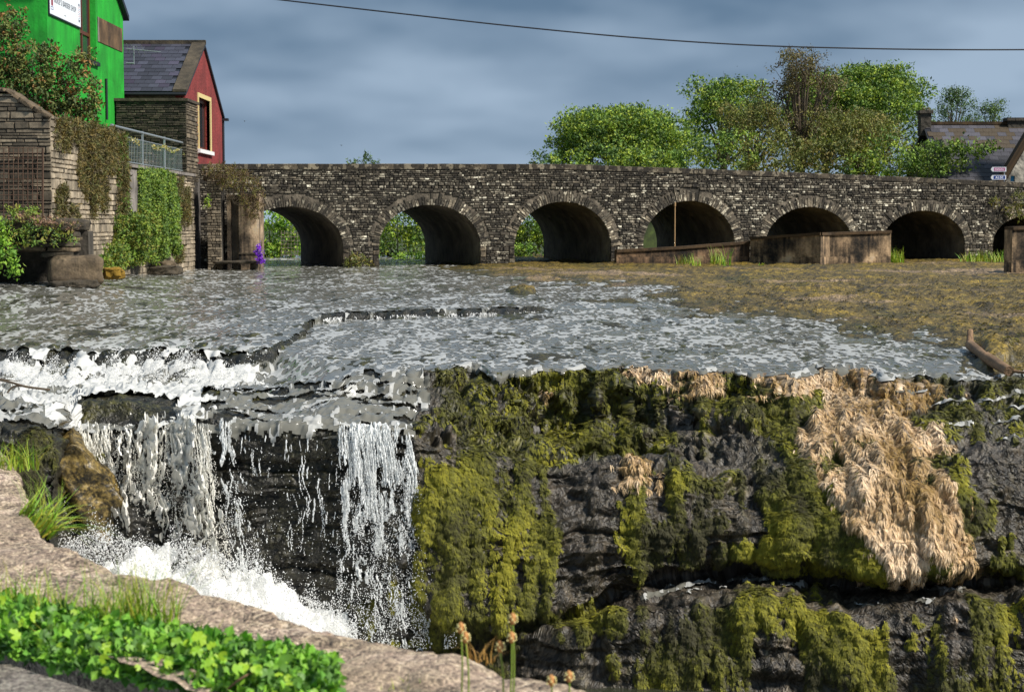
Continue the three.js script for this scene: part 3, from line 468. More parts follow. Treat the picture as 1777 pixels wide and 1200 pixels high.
{
  const r = rng(31), Y = EYE + 2.05, X0 = -16.94, X1 = -13.95, Z0 = -73.2, Z1 = -75.7, H = 3.2;
  const b = thing('stone_outbuilding', 'dark slaty rubble outbuilding standing behind the terrace railing', 'building', [X1, Y, Z0]);
  obj('wall_core', box(X0 - X1, 0, 0, H, Z1 - Z0, 0), M.mortar, b);
  const st = courses(r, X0 - X1, 0.03, 0, () => H, () => [], tone(0.05, 0.20, 0.7), { hMin: 0.06, hMax: 0.16, wMin: 0.2, wMax: 0.7 });
  layStones(b, st, 240, 'wall_stone', 'small_wall_stones', M.wall_stone);
  const side = courses(r, 0, 2.5, -0.2, () => H, () => [], tone(0.16, 0.40, 0.8), { hMin: 0.10, hMax: 0.28, wMin: 0.25, wMax: 0.9 });
  for (const s of side) for (const q of [s.b, s.f]) for (const v of q) { const [x, y, z] = v; v[0] = z; v[2] = -x; }
  for (const s of side.slice(0, 60)) obj('corner_stone', stonesGeometry([s]), M.wall_stone, b);
  if (side.length > 60) obj('small_corner_stones', stonesGeometry(side.slice(60)), M.wall_stone, b).userData.kind = 'stuff';
  obj('roof_slab', box(X0 - X1 - 0.1, 0.1, H, H + 0.12, Z1 - Z0 - 0.05, 0.12), M.dark_rock, b);
}

// ------------------------------------------------------------------ green house with its sign
{
  const Y = EYE + 2.06, g = thing('green_house', 'tall bright green rendered house with a brown framed window', 'house', [-17, Y, -62.8], Math.PI / 2);
  const L = 12.25, e = 7.0, s = new THREE.Shape(); s.moveTo(0, 0); s.lineTo(L, 0); s.lineTo(L, e); s.lineTo(L / 2, e + L / 2 * 0.55); s.lineTo(0, e); s.closePath();
  const hole = new THREE.Path(); hole.moveTo(4.75, 4.55); hole.lineTo(7.35, 4.55); hole.lineTo(7.35, 7.6); hole.lineTo(4.75, 7.6); hole.closePath(); s.holes.push(hole);
  const w = new THREE.ExtrudeGeometry(s, { depth: 0.5, bevelEnabled: false }); w.translate(0, 0, -0.5); obj('wall', metricUv(w), M.green_paint, g);
  obj('end_wall', box(0.0, 0.5, 0, e, -9, -0.502), M.green_paint, g);
  obj('back_wall', box(0.5, L, 0, e, -9, -8.6), M.green_paint, g);
  obj('far_end_wall', box(L - 0.4, L, 0, e, -8.6, -0.502), M.green_paint, g);
  for (const sd of [0, 1]) { const q = new THREE.Shape(), y = x => e + 0.03 + (sd ? (L - x) : x) * 0.55; const xs = sd ? [L / 2, L + 0.35] : [-0.35, L / 2]; q.moveTo(xs[0], y(xs[0])); q.lineTo(xs[1], y(xs[1])); q.lineTo(xs[1], y(xs[1]) + 0.22); q.lineTo(xs[0], y(xs[0]) + 0.22); q.closePath(); const rg = new THREE.ExtrudeGeometry(q, { depth: 9.3, bevelEnabled: false }); rg.translate(0, 0, -9.1); obj('roof', rg, M.black_trim, g); }
  obj('bare_patch', box(7.75, 11.95, 5.42, 6.42, 0.002, 0.03), M.bare_render, g);
  obj('patch_edge', box(7.6, 7.75, 5.42, 6.42, 0.002, 0.035), M.grey_render, g);
  const win = obj('window', [box(4.75, 4.9, 4.6, 7.6, -0.34, -0.24), box(6.0, 6.12, 4.6, 7.6, -0.34, -0.24), box(7.2, 7.35, 4.6, 7.6, -0.34, -0.24), box(4.9, 7.2, 4.55, 4.7, -0.34, -0.24), box(4.9, 7.2, 5.55, 5.68, -0.33, -0.23)], M.brown_frame, g);
  obj('pane', box(4.78, 7.32, 4.58, 7.58, -0.31, -0.29), M.glass, win);
  obj('sill', box(4.6, 7.5, 4.38, 4.53, -0.2, 0.12), M.black_trim, g);
  obj('drainpipe', limb([8.75, 2.3, 0.06], [8.75, 4.0, 0.06], 0.05, 0.05, 8), M.black_trim, g);
  obj('wall_lamp', [box(10.55, 10.75, 2.85, 3.05, 0, 0.14), box(10.6, 10.9, 2.95, 3.1, 0.1, 0.2)], M.black_trim, g);

  // painted board: crest, words, striped pole
  const cv = document.createElement('canvas'); cv.width = 1536; cv.height = 384; const c = cv.getContext('2d');
  c.fillStyle = '#dfe4ea'; c.fillRect(0, 0, 1536, 384);
  c.fillStyle = '#20242c'; c.font = 'bold 104px sans-serif'; c.textBaseline = 'middle'; c.fillText("MIKIE'S BARBER SHOP", 205, 176);
  c.fillStyle = '#1b2550'; c.fillRect(62, 40, 24, 70); c.fillRect(132, 40, 24, 70); c.fillStyle = '#8c2a3c'; c.beginPath(); c.moveTo(58, 96); c.lineTo(160, 96); c.lineTo(150, 270); c.lineTo(68, 270); c.closePath(); c.fill(); c.fillStyle = '#e8e8ee'; c.fillRect(96, 60, 26, 120);
  c.strokeStyle = '#2a3a7a'; c.lineWidth = 10; c.strokeRect(56, 285, 106, 34);
  c.fillStyle = '#20284e'; c.fillRect(1428, 70, 60, 34); c.fillRect(1428, 290, 60, 34); c.fillStyle = '#f0f0f2'; c.fillRect(1436, 104, 44, 186); c.lineWidth = 14; for (let k = 0; k < 6; k++) { c.strokeStyle = k % 2 ? '#2b3470' : '#a02838'; c.beginPath(); c.moveTo(1437, 134 + k * 30); c.lineTo(1479, 108 + k * 30); c.stroke(); }
  c.fillStyle = '#555'; c.fillRect(700, 320, 80, 10);
  const tx = new THREE.CanvasTexture(cv); tx.colorSpace = THREE.SRGBColorSpace; tx.magFilter = THREE.LinearFilter;
  const sign = thing('shop_sign', "white signboard lettered MIKIE'S BARBER SHOP on the green house", 'sign', [-17, Y, -62.8], Math.PI / 2);
  obj('board', box(0.12, 4.68, 5.60, 6.76, 0.0, 0.06), M.black_trim, sign);
  const pl = new THREE.PlaneGeometry(4.46, 1.06); pl.translate(2.4, 6.18, 0.066); obj('lettered_face', pl, new THREE.MeshStandardMaterial({ name: 'signboard', map: tx, roughness: 0.5 }), sign);
}

// ------------------------------------------------------------------ red house with slate roof
{
  const Y = EYE + 2.06, X = -14.5, g = thing('red_house', 'red pebbledashed house with a dark slate roof beside the bridge', 'house', [X, Y, -76], Math.PI / 2), L = 9.5, eF = 3.8, eB = 3.3, rx = 4.55, ry = 6.25, W = 10.5;
  const s = new THREE.Shape(); s.moveTo(0, 0); s.lineTo(L, 0); s.lineTo(L, eB); s.lineTo(rx, ry); s.lineTo(0, eF); s.closePath(); const h = new THREE.Path(); h.moveTo(3.05, 1.42); h.lineTo(6.05, 1.42); h.lineTo(6.05, 3.8); h.lineTo(3.05, 3.8); h.closePath(); s.holes.push(h);
  const w = new THREE.ExtrudeGeometry(s, { depth: 0.45, bevelEnabled: false }); w.translate(0, 0, -0.45); obj('gable_wall', metricUv(w), M.red_dash, g);
  obj('front_wall', box(0, 0.45, 0, eF - 0.05, -W, -0.452), M.wall_grey || (M.wall_grey = M.concrete), g); obj('rear_wall', box(L - 0.45, L, 0, eB - 0.05, -W, -0.452), M.red_dash, g);
  const win = obj('window', [box(3.05, 3.2, 1.42, 3.8, -0.3, -0.2), box(5.9, 6.05, 1.42, 3.8, -0.3, -0.2), box(3.2, 5.9, 3.65, 3.8, -0.3, -0.2), box(3.2, 5.9, 1.42, 1.57, -0.3, -0.2), box(4.5, 4.6, 1.57, 3.65, -0.3, -0.21)], M.brown_frame, g);
  obj('pane', box(3.1, 6.0, 1.5, 3.76, -0.27, -0.25), M.glass, win);
  obj('window_surround', [box(2.85, 3.05, 1.42, 4.0, -0.15, 0.05), box(6.05, 6.3, 1.42, 4.0, -0.15, 0.05), box(3.05, 6.05, 3.8, 4.0, -0.15, 0.05)], M.cream_paint, g);
  obj('sill', box(2.75, 6.45, 1.24, 1.415, -0.2, 0.14), M.white_paint, g);
  const slope = Math.hypot(rx + 0.3, ry - eF + 0.16), ang = Math.atan2(ry - eF + 0.16, rx + 0.3);
  const deck = (x0, y0, x1, y1) => { const q = new THREE.Shape(); q.moveTo(x0, y0); q.lineTo(x1, y1); q.lineTo(x1, y1 + 0.14); q.lineTo(x0, y0 + 0.14); q.closePath(); const e = new THREE.ExtrudeGeometry(q, { depth: W + 0.1, bevelEnabled: false }); e.translate(0, 0, -W); return e; };
  const front = obj('front_roof', deck(-0.3, eF - 0.16, rx, ry), M.black_trim, g); obj('rear_roof', deck(rx + 0.002, ry, L + 0.3, eB - 0.14), M.black_trim, g);
  const r = rng(5), rows = 13, cols = 14;
  for (let k = 0; k < rows; k++) for (let j = 0; j < cols; j++) {
    const len = slope / rows, sw = 0.47, v = 0.022 + r() * 0.03, purple = r() < 0.12 ? 0.008 : 0, geo = box(0, len * 1.25, 0, 0.02, -sw / 2 + 0.008, sw / 2 - 0.008), n = geo.attributes.position.count, c = new Float32Array(n * 3);
    for (let q = 0; q < n; q++) { c[3 * q] = v + purple; c[3 * q + 1] = v * 1.05; c[3 * q + 2] = v * 1.5 + purple; } geo.setAttribute('color', new THREE.BufferAttribute(c, 3));
    const m = obj('slate', geo, M.slate, front); const d = k * len; m.position.set(-0.32 + Math.cos(ang) * d, eF - 0.005 + Math.sin(ang) * d, -0.75 - (j + (k % 2) * 0.5) * sw); m.rotation.z = ang - 0.035;
  }
  obj('verge', [deckStrip(-0.32, eF - 0.02, rx, ry + 0.14)], M.dark_rock, g);
  function deckStrip(x0, y0, x1, y1) { const q = new THREE.Shape(); q.moveTo(x0, y0); q.lineTo(x1, y1); q.lineTo(x1, y1 + 0.11); q.lineTo(x0, y0 + 0.11); q.closePath(); const e = new THREE.ExtrudeGeometry(q, { depth: 0.62, bevelEnabled: false }); e.translate(0, 0, -0.5); return e; }
  obj('ridge', box(rx - 0.12, rx + 0.12, ry + 0.1, ry + 0.3, -W, 0.12), M.dark_rock, g);
  obj('gutter', limb([-0.38, eF - 0.13, -W], [-0.38, eF - 0.13, 0.1], 0.07, 0.07, 8), M.black_trim, g);
  obj('drainpipe', [limb([L + 0.06, -0.3, 0.05], [L + 0.06, eB - 0.1, 0.05], 0.06, 0.06, 8), box(L - 0.05, L + 0.32, eB - 0.2, eB - 0.08, -0.05, 0.3)], M.black_trim, g);
  const an = thing('tv_antenna', 'thin television antenna over the slate roof beside the green house', 'antenna', [-16.9, EYE + 7.55, -75.3]);
  obj('mast', limb([0.3, -0.55, 0], [0.3, 0.25, 0], 0.02, 0.02, 5), M.steel, an); obj('boom', limb([0.0, 0.12, 0.1], [1.5, -0.02, 0.1], 0.018, 0.018, 5), M.steel, an);
  for (const q of [0.05, 0.25, 0.45, 0.7]) obj('element', limb([q, 0.32 - q * 0.1, 0.3], [q + 0.08, -0.12 - q * 0.05, -0.1], 0.012, 0.012, 4), M.steel, an);
  obj('bracket', limb([0.3, -0.5, 0], [-0.06, -0.5, 0], 0.03, 0.03, 5), M.steel, an);
}

// ------------------------------------------------------------------ terrace railing, table, garland
{
  const rl = thing('terrace_railing', 'galvanised steel railing with thin balusters along the terrace edge', 'railing', [-14.02, EYE + 2.2, -51.8], Math.PI / 2);
  const x0 = 9.0, x1 = 21.9, H = 1.28;
  obj('handrail', limb([x0 - 0.6, H, -0.1], [x1, H, -0.1], 0.045, 0.045, 8), M.steel, rl);
  obj('upper_rail', limb([x0 + 0.6, H - 0.3, -0.1], [x1, H - 0.3, -0.1], 0.02, 0.02, 6), M.steel, rl); obj('lower_rail', limb([x0 + 0.7, 0.08, -0.1], [x1, 0.08, -0.1], 0.022, 0.022, 6), M.steel, rl);
  for (const x of [8.6, 13.5, 17.6, 21.9]) obj('post', box(x - 0.035, x + 0.035, x < 9 ? 1.05 : 0, H + 0.06, -0.135, -0.065), M.steel, rl);
  for (let x = x0 + 0.75; x < x1; x += 0.26) obj('baluster', limb([x, 0.08, -0.1], [x, H - 0.3, -0.1], 0.009, 0.009, 4), M.steel, rl);
  const t = thing('picnic_table', 'weathered timber picnic table behind the terrace railing', 'table', [-14.95, EYE + 2.05, -67.2]);
  for (let k = 0; k < 4; k++) obj('top_plank', box(-0.7, 0.7, 0.72, 0.76, -0.4 + k * 0.2, -0.22 + k * 0.2), M.timber, t);
  for (const z of [-0.75, 0.62]) obj('bench_plank', box(-0.7, 0.7, 0.42, 0.46, z, z + 0.22), M.timber, t);
  for (const x of [-0.5, 0.45]) { for (const sd of [-1, 1]) obj('leg', limb([x, 0, sd * 0.62], [x, 0.72, sd * 0.2], 0.035, 0.035, 5), M.timber, t); obj('brace', box(x, x + 0.05, 0.36, 0.42, -0.74, 0.84), M.timber, t); }
}

// ------------------------------------------------------------------ foliage: real leaves gathered in sprays
function spray(n, leaf, spread, seed, droop = 0, narrow = 0.55) {   // n folded leaves round a point
  const r = rng(seed), p = [];
  for (let k = 0; k < n; k++) {
    const d = new THREE.Vector3(r() - 0.5, r() - 0.5, r() - 0.5).normalize(), o = d.clone().multiplyScalar(spread * Math.sqrt(r())), a = new THREE.Vector3(r() - 0.5, r() - 0.3 - droop, r() - 0.5).normalize(), b = new THREE.Vector3().crossVectors(a, d).normalize(), c = new THREE.Vector3().crossVectors(a, b), L = leaf * (0.7 + 0.6 * r()), w = L * narrow * 0.5;
    const base = o, tip = o.clone().addScaledVector(a, L), l = o.clone().addScaledVector(a, L * 0.45).addScaledVector(b, w).addScaledVector(c, w * 0.35), q = o.clone().addScaledVector(a, L * 0.45).addScaledVector(b, -w).addScaledVector(c, w * 0.35);
    for (const v of [base, l, tip, base, tip, q]) p.push(v.x, v.y, v.z);
  }
  const g = new THREE.BufferGeometry(); g.setAttribute('position', new THREE.Float32BufferAttribute(p, 3)); g.setAttribute('uv', new THREE.Float32BufferAttribute(new Float32Array(p.length / 3 * 2), 2)); g.computeVertexNormals(); return g;
}
M.leafy = new THREE.MeshPhysicalMaterial({ name: 'leafy', color: 0xffffff, roughness: 0.75, transmission: 0.28, thickness: 0, side: THREE.DoubleSide });
function scatter(name, parent, geo, spots, colors, seed, material = M.leafy) {   // spots: [Vector3, scale, tint index?]
  const m = new THREE.InstancedMesh(geo, material, spots.length), r = rng(seed), o = new THREE.Object3D(), c = new THREE.Color();
  spots.forEach(([v, s, pick, q], i) => { o.position.copy(v); if (q) o.quaternion.copy(q); else o.rotation.set(r() * 6.28, r() * 6.28, r() * 6.28); o.scale.setScalar(s); o.updateMatrix(); m.setMatrixAt(i, o.matrix); const k = colors[pick === undefined ? Math.floor(r() * colors.length) : pick], f = 1.15 + r() * 0.7; c.setRGB(k[0] * f, k[1] * f, k[2] * f); m.setColorAt(i, c); });
  m.name = name; m.castShadow = m.receiveShadow = true; m.userData.kind = 'stuff'; parent.add(m); return m;
}
function crownSpots(blobs, per, r, inner = 0.45) {
  const out = []; blobs.forEach(([x, y, z, a, b, c, tint]) => { const n = Math.round(per * (a * b + b * c + a * c) / 3); for (let k = 0; k < n; k++) { const d = new THREE.Vector3(r() * 2 - 1, r() * 2 - 1, r() * 2 - 1).normalize(), q = Math.pow(mix(inner, 1.08, r()), 0.8), w = 1 + 0.3 * noise(d.x * 2.5 + x, d.y * 2.5 + y, d.z * 2.5 + z); out.push([new THREE.Vector3(x + d.x * a * q * w, y + d.y * b * q * w, z + d.z * c * q * w), 0.7 + r() * 0.6, tint !== undefined && r() < 0.75 ? tint : undefined]); } });
  return out;
}
const LEAFSET = {
  green: [[0.08, 0.155, 0.012], [0.15, 0.235, 0.015], [0.04, 0.09, 0.012], [0.23, 0.29, 0.015]],
  deep: [[0.035, 0.08, 0.014], [0.06, 0.12, 0.015], [0.025, 0.06, 0.012], [0.09, 0.15, 0.018]],
  olive: [[0.10, 0.12, 0.012], [0.15, 0.16, 0.014], [0.07, 0.09, 0.012], [0.16, 0.13, 0.02]],
  bronze: [[0.10, 0.075, 0.018], [0.075, 0.07, 0.014], [0.12, 0.10, 0.014], [0.06, 0.045, 0.018]],
  bright: [[0.12, 0.24, 0.012], [0.17, 0.30, 0.015], [0.08, 0.18, 0.012], [0.20, 0.28, 0.02]],
};
const SPRAY = { tree: spray(9, 0.20, 0.34, 3), fine: spray(9, 0.13, 0.30, 4), small: spray(8, 0.10, 0.13, 5), ivy: spray(7, 0.085, 0.12, 6, 0.7), bush: spray(8, 0.13, 0.16, 7, 0.1), hang: spray(7, 0.10, 0.10, 8, 1.1, 0.3) };
function tree(name, label, px, Z, top, foot, spreadPx, set, o = {}) {
  const r = rng(o.seed || px), H0 = riseAt(foot, Z), H1 = riseAt(top, Z), h = H1 - H0, base = place(px, Z, H0), R = spreadPx / FOCAL * Z;
  const t = thing(name, label, o.category || 'tree', base.toArray(), 0, o.group), limbs = [], blobs = [], tr = h * 0.022 + 0.05;
  const fork = new THREE.Vector3((r() - 0.5) * 0.4, h * (o.fork || 0.3), 0); limbs.push(limb([0, -0.6, 0], fork, tr * 1.25, tr));
  const n = o.limbs || 13;
  for (let k = 0; k < n; k++) {
    const a = k * 2.4 + r(), up = Math.sqrt((k + 0.5) / n), rad = R * (0.10 + 0.84 * Math.sqrt(Math.max(0, 1 - up * up))) * (0.6 + 0.48 * r()), y = h * mix(o.skirt === undefined ? 0.3 : o.skirt, 0.93, up);
    const tip = new THREE.Vector3(Math.cos(a) * rad, y, Math.sin(a) * rad * 0.8), mid = fork.clone().lerp(tip, 0.5).add(new THREE.Vector3(0, h * 0.05, 0));
    limbs.push(limb(fork, mid, tr * 0.62, tr * 0.36, 5), limb(mid, tip, tr * 0.36, tr * 0.1, 5));
    for (let j = 0; j < (o.twigs || 3); j++) { const e = tip.clone().add(new THREE.Vector3((r() - 0.5) * R * 0.7, (r() - 0.15) * h * 0.2, (r() - 0.5) * R * 0.6)), s = (o.lump || 0.20) * R * (0.65 + 0.7 * r()); limbs.push(limb(mid.clone().lerp(tip, 0.4 + 0.6 * r()), e, tr * 0.13, tr * 0.03, 4)); blobs.push([e.x, Math.min(e.y, h - s * 0.6), e.z, s * 1.15, s * 0.8, s, undefined]); }
    const s = (o.lump || 0.20) * R * (0.9 + 0.5 * r()); blobs.push([tip.x, Math.min(tip.y, h - s * 0.6), tip.z, s * 1.2, s * 0.85, s]);
  }
  obj('trunk', limbs, M.bark, t);
  scatter('crown', t, SPRAY[o.spray || 'tree'], crownSpots(blobs, o.density || 46, r), LEAFSET[set], px + 1);
  return t;
}
function shrub(name, label, category, blobsPx, Z, set, o = {}) {   // blobsPx: [bearing, row, half width px, half height px, depth offset]
  const k = Z / FOCAL, c0 = spot(blobsPx[0][0], blobsPx[0][1], Z), foot = o.foot !== undefined ? EYE + o.foot : spot(blobsPx[0][0], o.footRow || blobsPx[0][1] + blobsPx[0][3], Z).y;
  const t = thing(name, label, category, [c0.x, foot, -Z], 0, o.group), r = rng(o.seed || Math.round(blobsPx[0][0] * 7 + Z));
  const blobs = blobsPx.map(([px, py, a, b, dz = 0]) => { const v = spot(px, py, Z); return [v.x - c0.x, v.y - foot, dz, a * k, b * k, (o.deep || 0.8) * a * k]; });
  if (!o.noStem) obj('stems', blobs.map(b => limb([0, -0.1, 0], [b[0], b[1], b[2]], 0.05 * (o.stem || 1), 0.015, 5)), M.bark, t);
  scatter('foliage', t, SPRAY[o.spray || 'bush'], crownSpots(blobs, o.density || 150, r, o.inner || 0.5), LEAFSET[set] || set, Math.round(blobsPx[0][0]) + 3);
  return t;
}
// beyond the bridge
tree('broad_tree', 'broad rounded green tree standing alone behind the middle of the bridge', 1080, 112, 192, 350, 112, 'green', { limbs: 26, lump: 0.26, skirt: 0.22, density: 30, twigs: 4 });
tree('broad_tree', 'leafy dark green tree at the near edge of the big clump behind the bridge', 1258, 118, 138, 350, 78, 'green', { limbs: 16, lump: 0.24, skirt: 0.28, density: 32, twigs: 4 });
tree('sparse_tree', 'tall thin bronze tree with bare upper twigs behind the bridge', 1392, 108, 88, 350, 85, 'bronze', { limbs: 22, lump: 0.15, twigs: 5, spray: 'fine', density: 30, fork: 0.22, skirt: 0.25 });
tree('broad_tree', 'tall green tree behind the bronze tree, between it and the old chimney', 1512, 120, 116, 350, 105, 'green', { limbs: 22, lump: 0.22, skirt: 0.25, density: 32, twigs: 4 });
tree('broad_tree', 'full mid green tree right behind the thin bronze tree', 1430, 119, 132, 350, 88, 'green', { limbs: 20, lump: 0.24, skirt: 0.25, density: 34, twigs: 4 });
tree('slim_tree', 'small open tree rising over the old roof just past its first chimney', 1655, 122, 152, 300, 36, 'deep', { limbs: 14, lump: 0.34, skirt: 0.15, fork: 0.1, density: 30, spray: 'fine' });
tree('slim_tree', 'lowest small tree over the old roof, between slim tree and second chimney', 1716, 124, 174, 300, 27, 'deep', { limbs: 12, lump: 0.36, skirt: 0.15, fork: 0.1, density: 30, spray: 'fine' });
tree('olive_tree', 'olive brown bushy tree low in front of the green tree by the old chimney', 1490, 106, 195, 350, 105, 'olive', { limbs: 18, lump: 0.2, spray: 'fine', density: 40, skirt: 0.2 });
tree('olive_tree', 'dull olive tree low between the dark green and bronze trees', 1305, 107, 178, 350, 75, 'olive', { limbs: 14, lump: 0.22, spray: 'fine', density: 40, skirt: 0.2 });
shrub('bush', 'low green bush showing over the parapet between broad tree and clump', 'bush', [[1195, 282, 55, 30], [1150, 280, 40, 22], [1230, 262, 45, 36], [1265, 275, 50, 36], [1290, 255, 40, 36]], 104, 'green', { foot: 0.6, spray: 'tree', density: 40 });
shrub('bush', 'low green bush under the broad tree on its open sky side', 'bush', [[985, 282, 45, 24], [1040, 276, 50, 30], [1100, 278, 60, 30]], 104, 'green', { foot: 0.6, spray: 'tree', density: 44 });
shrub('bush', 'yellow olive bush just over the parapet under the bronze tree', 'bush', [[1370, 270, 60, 42], [1440, 268, 60, 46], [1320, 268, 50, 42], [1480, 275, 45, 40]], 102, 'olive', { foot: 0.6, spray: 'tree', density: 40 });
shrub('bush', 'mid green bush over the parapet next to the ivy on the old roof', 'bush', [[1545, 272, 55, 45], [1590, 285, 50, 28], [1500, 285, 45, 25]], 101, 'green', { foot: 0.6, spray: 'tree', density: 46 });
shrub('parapet_shrub', 'small leafy shrub sprouting from the flat end of the parapet', 'shrub', [[628, 277, 12, 7], [610, 281, 10, 4], [648, 281, 11, 4], [636, 271, 8, 6]], 79.5, 'deep', { footRow: 285, spray: 'small', density: 260, stem: 0.3 });
shrub('bare_twig', 'tuft of bare brown twigs on the parapet by the broad tree', 'twigs', [[926, 280, 5, 5]], 81.8, 'bronze', { footRow: 286, spray: 'hang', density: 60, stem: 0.3 });
// seen through the arches
shrub('bush', 'yellow green bush through the arch nearest the red house', 'bush', [[470, 415, 40, 45], [500, 440, 40, 30], [450, 440, 40, 30], [520, 400, 40, 40], [400, 400, 40, 60], [465, 375, 45, 40], [540, 380, 40, 45]], 97, 'bright', { foot: -1.9, spray: 'tree', density: 52 });
shrub('bush', 'dark green bush filling the second arch from the red house', 'bush', [[690, 415, 60, 50], [650, 430, 50, 40], [735, 425, 40, 40], [610, 420, 50, 50], [690, 378, 60, 45], [740, 385, 50, 45], [640, 380, 50, 45]], 99, 'green', { foot: -1.9, spray: 'tree', density: 46 });
shrub('bush', 'bright low bush at the foot of the second arch from the red house', 'bush', [[712, 450, 30, 15], [738, 453, 22, 12], [690, 455, 18, 10]], 93, 'bright', { foot: -2.0, spray: 'bush', density: 110 });
shrub('bush', 'two toned green bush in the third arch from the red house', 'bush', [[915, 405, 40, 30], [930, 430, 40, 30], [880, 425, 40, 45], [960, 400, 50, 50], [915, 375, 55, 45], [870, 385, 45, 45]], 99, 'green', { foot: -1.9, spray: 'tree', density: 50 });
shrub('bush', 'bright bush low in the third arch from the red house', 'bush', [[908, 440, 24, 25], [885, 445, 24, 22]], 95, 'bright', { foot: -2.0, spray: 'bush', density: 100 });
{
  const t = thing('trellis', 'thin yellow garden trellis seen through the arch by the red house', 'trellis', spot(501, 466, 94).toArray());
  for (let k = 0; k < 6; k++) { obj('lath', limb([-0.4 + k * 0.18, 0, 0], [-0.4 + k * 0.18, 2.1, 0], 0.012, 0.012, 4), M.timber, t); } for (let k = 0; k < 10; k++) obj('cross_lath', limb([-0.45, 0.15 + k * 0.2, 0.04], [0.55, 0.15 + k * 0.2, 0.04], 0.012, 0.012, 4), M.timber, t);
}
// left bank plants
const RUSSET = [[0.055, 0.085, 0.010], [0.08, 0.11, 0.012], [0.035, 0.06, 0.010], [0.05, 0.08, 0.01], [0.20, 0.10, 0.02], [0.14, 0.15, 0.02], [0.10, 0.12, 0.015]];
shrub('copper_shrub', 'big leafy shrub with orange tipped shoots below the barber sign', 'shrub', [[60, 165, 62, 42], [15, 150, 40, 60], [10, 90, 38, 50], [55, 110, 42, 45], [100, 165, 45, 40], [140, 165, 34, 45], [20, 40, 26, 30], [90, 105, 22, 30], [140, 110, 26, 28], [150, 190, 25, 22], [-40, 120, 50, 90]], 56.5, RUSSET, { foot: 3.0, spray: 'bush', density: 260 });
const DRYIVY = [[0.10, 0.085, 0.015], [0.075, 0.08, 0.014], [0.14, 0.10, 0.02], [0.06, 0.045, 0.015]], LIVEIVY = [[0.08, 0.15, 0.01], [0.13, 0.21, 0.012], [0.045, 0.09, 0.01], [0.14, 0.19, 0.012]], BROWNIVY = [[0.11, 0.065, 0.022], [0.08, 0.05, 0.02], [0.15, 0.12, 0.02], [0.05, 0.03, 0.014], [0.12, 0.12, 0.015]];
// ivy drapes over the river wall: strips [from metre, to metre along the wall, top, bottom over the eye]
function drape(name, label, strips, colors, per, geo, o = {}) {
  const t = thing(name, label, 'ivy', [-14, EYE, -51.8], Math.PI / 2, o.group), r = rng(o.seed || Math.round(strips[0][0] * 100) + 9), sp = [];
  for (const [a, b, top, low] of strips) { const n = Math.round((b - a) * (top - low) * per); for (let k = 0; k < n; k++) { const u = r(), v = r(), ragged = low + (top - low) * 0.25 * (noise(mix(a, b, u) * 3, 2.5, a) + 1) * 0.7, y = mix(top, ragged, v), x = mix(a, b, u) + 0.25 * noise(y * 1.7, u * 3, a), swell = (o.thick || 0.3) * clamp(0.55 + 0.95 * noise(x * 1.5 + 0.3 * noise(1, y, 2), y * 0.35, 3.5), 0.05, 1.4) * (0.35 + Math.sin(Math.PI * u) * 0.65); sp.push([new THREE.Vector3(x, y, 0.05 + swell * (0.4 + 0.6 * r())), 0.7 + 0.7 * r()]); } }
  scatter('leaves', t, geo, sp, colors, 77 + Math.round(strips[0][0] * 10)); return t;
}
drape('ivy', 'olive brown creeper hanging from the top of the wall by the peaked corner', [[0.3, 2.0, 3.3, 2.1], [2.2, 3.4, 3.3, 2.4], [2.9, 5.0, 3.3, 0.6], [4.4, 6.6, 3.3, -0.3], [6.4, 8.0, 3.3, 1.4]], DRYIVY, 190, SPRAY.hang);
drape('ivy', 'narrow brown creeper trailing down beside the wire grid', [[0.15, 1.1, 1.2, -0.6], [1.6, 2.6, 0.6, -0.7]], DRYIVY, 200, SPRAY.hang);
drape('ivy', 'brown creeper strip running down beside the grey render panel', [[8.2, 9.8, 3.2, -1.3]], [...DRYIVY, LIVEIVY[0]], 190, SPRAY.hang, { thick: 0.35 });
drape('ivy', 'thick bright green ivy curtain under the terrace railing', [[11.5, 14.2, 2.05, -1.6], [13.4, 16.4, 2.05, -1.7], [15.8, 18.4, 1.9, -1.7], [11.9, 16.0, 1.6, -1.8]], LIVEIVY, 260, SPRAY.ivy, { thick: 0.6 });
drape('ivy', 'sloping mass of yellow green ivy at the wall foot beside the big boulder', [[6.4, 8.4, -0.7, -1.7], [7.8, 10.0, 0.3, -1.8], [9.6, 12.0, 0.4, -1.8], [5.0, 6.8, -1.1, -1.8]], [...LIVEIVY, [0.15, 0.15, 0.012]], 240, SPRAY.ivy, { thick: 0.9 });
drape('ivy', 'thin brown creeper tail between the ivy curtain and the stone pillar', [[18.2, 20.0, 1.9, 0.6], [19.6, 21.2, 1.5, -0.2], [18.5, 19.8, -0.9, -1.7]], DRYIVY, 190, SPRAY.hang);

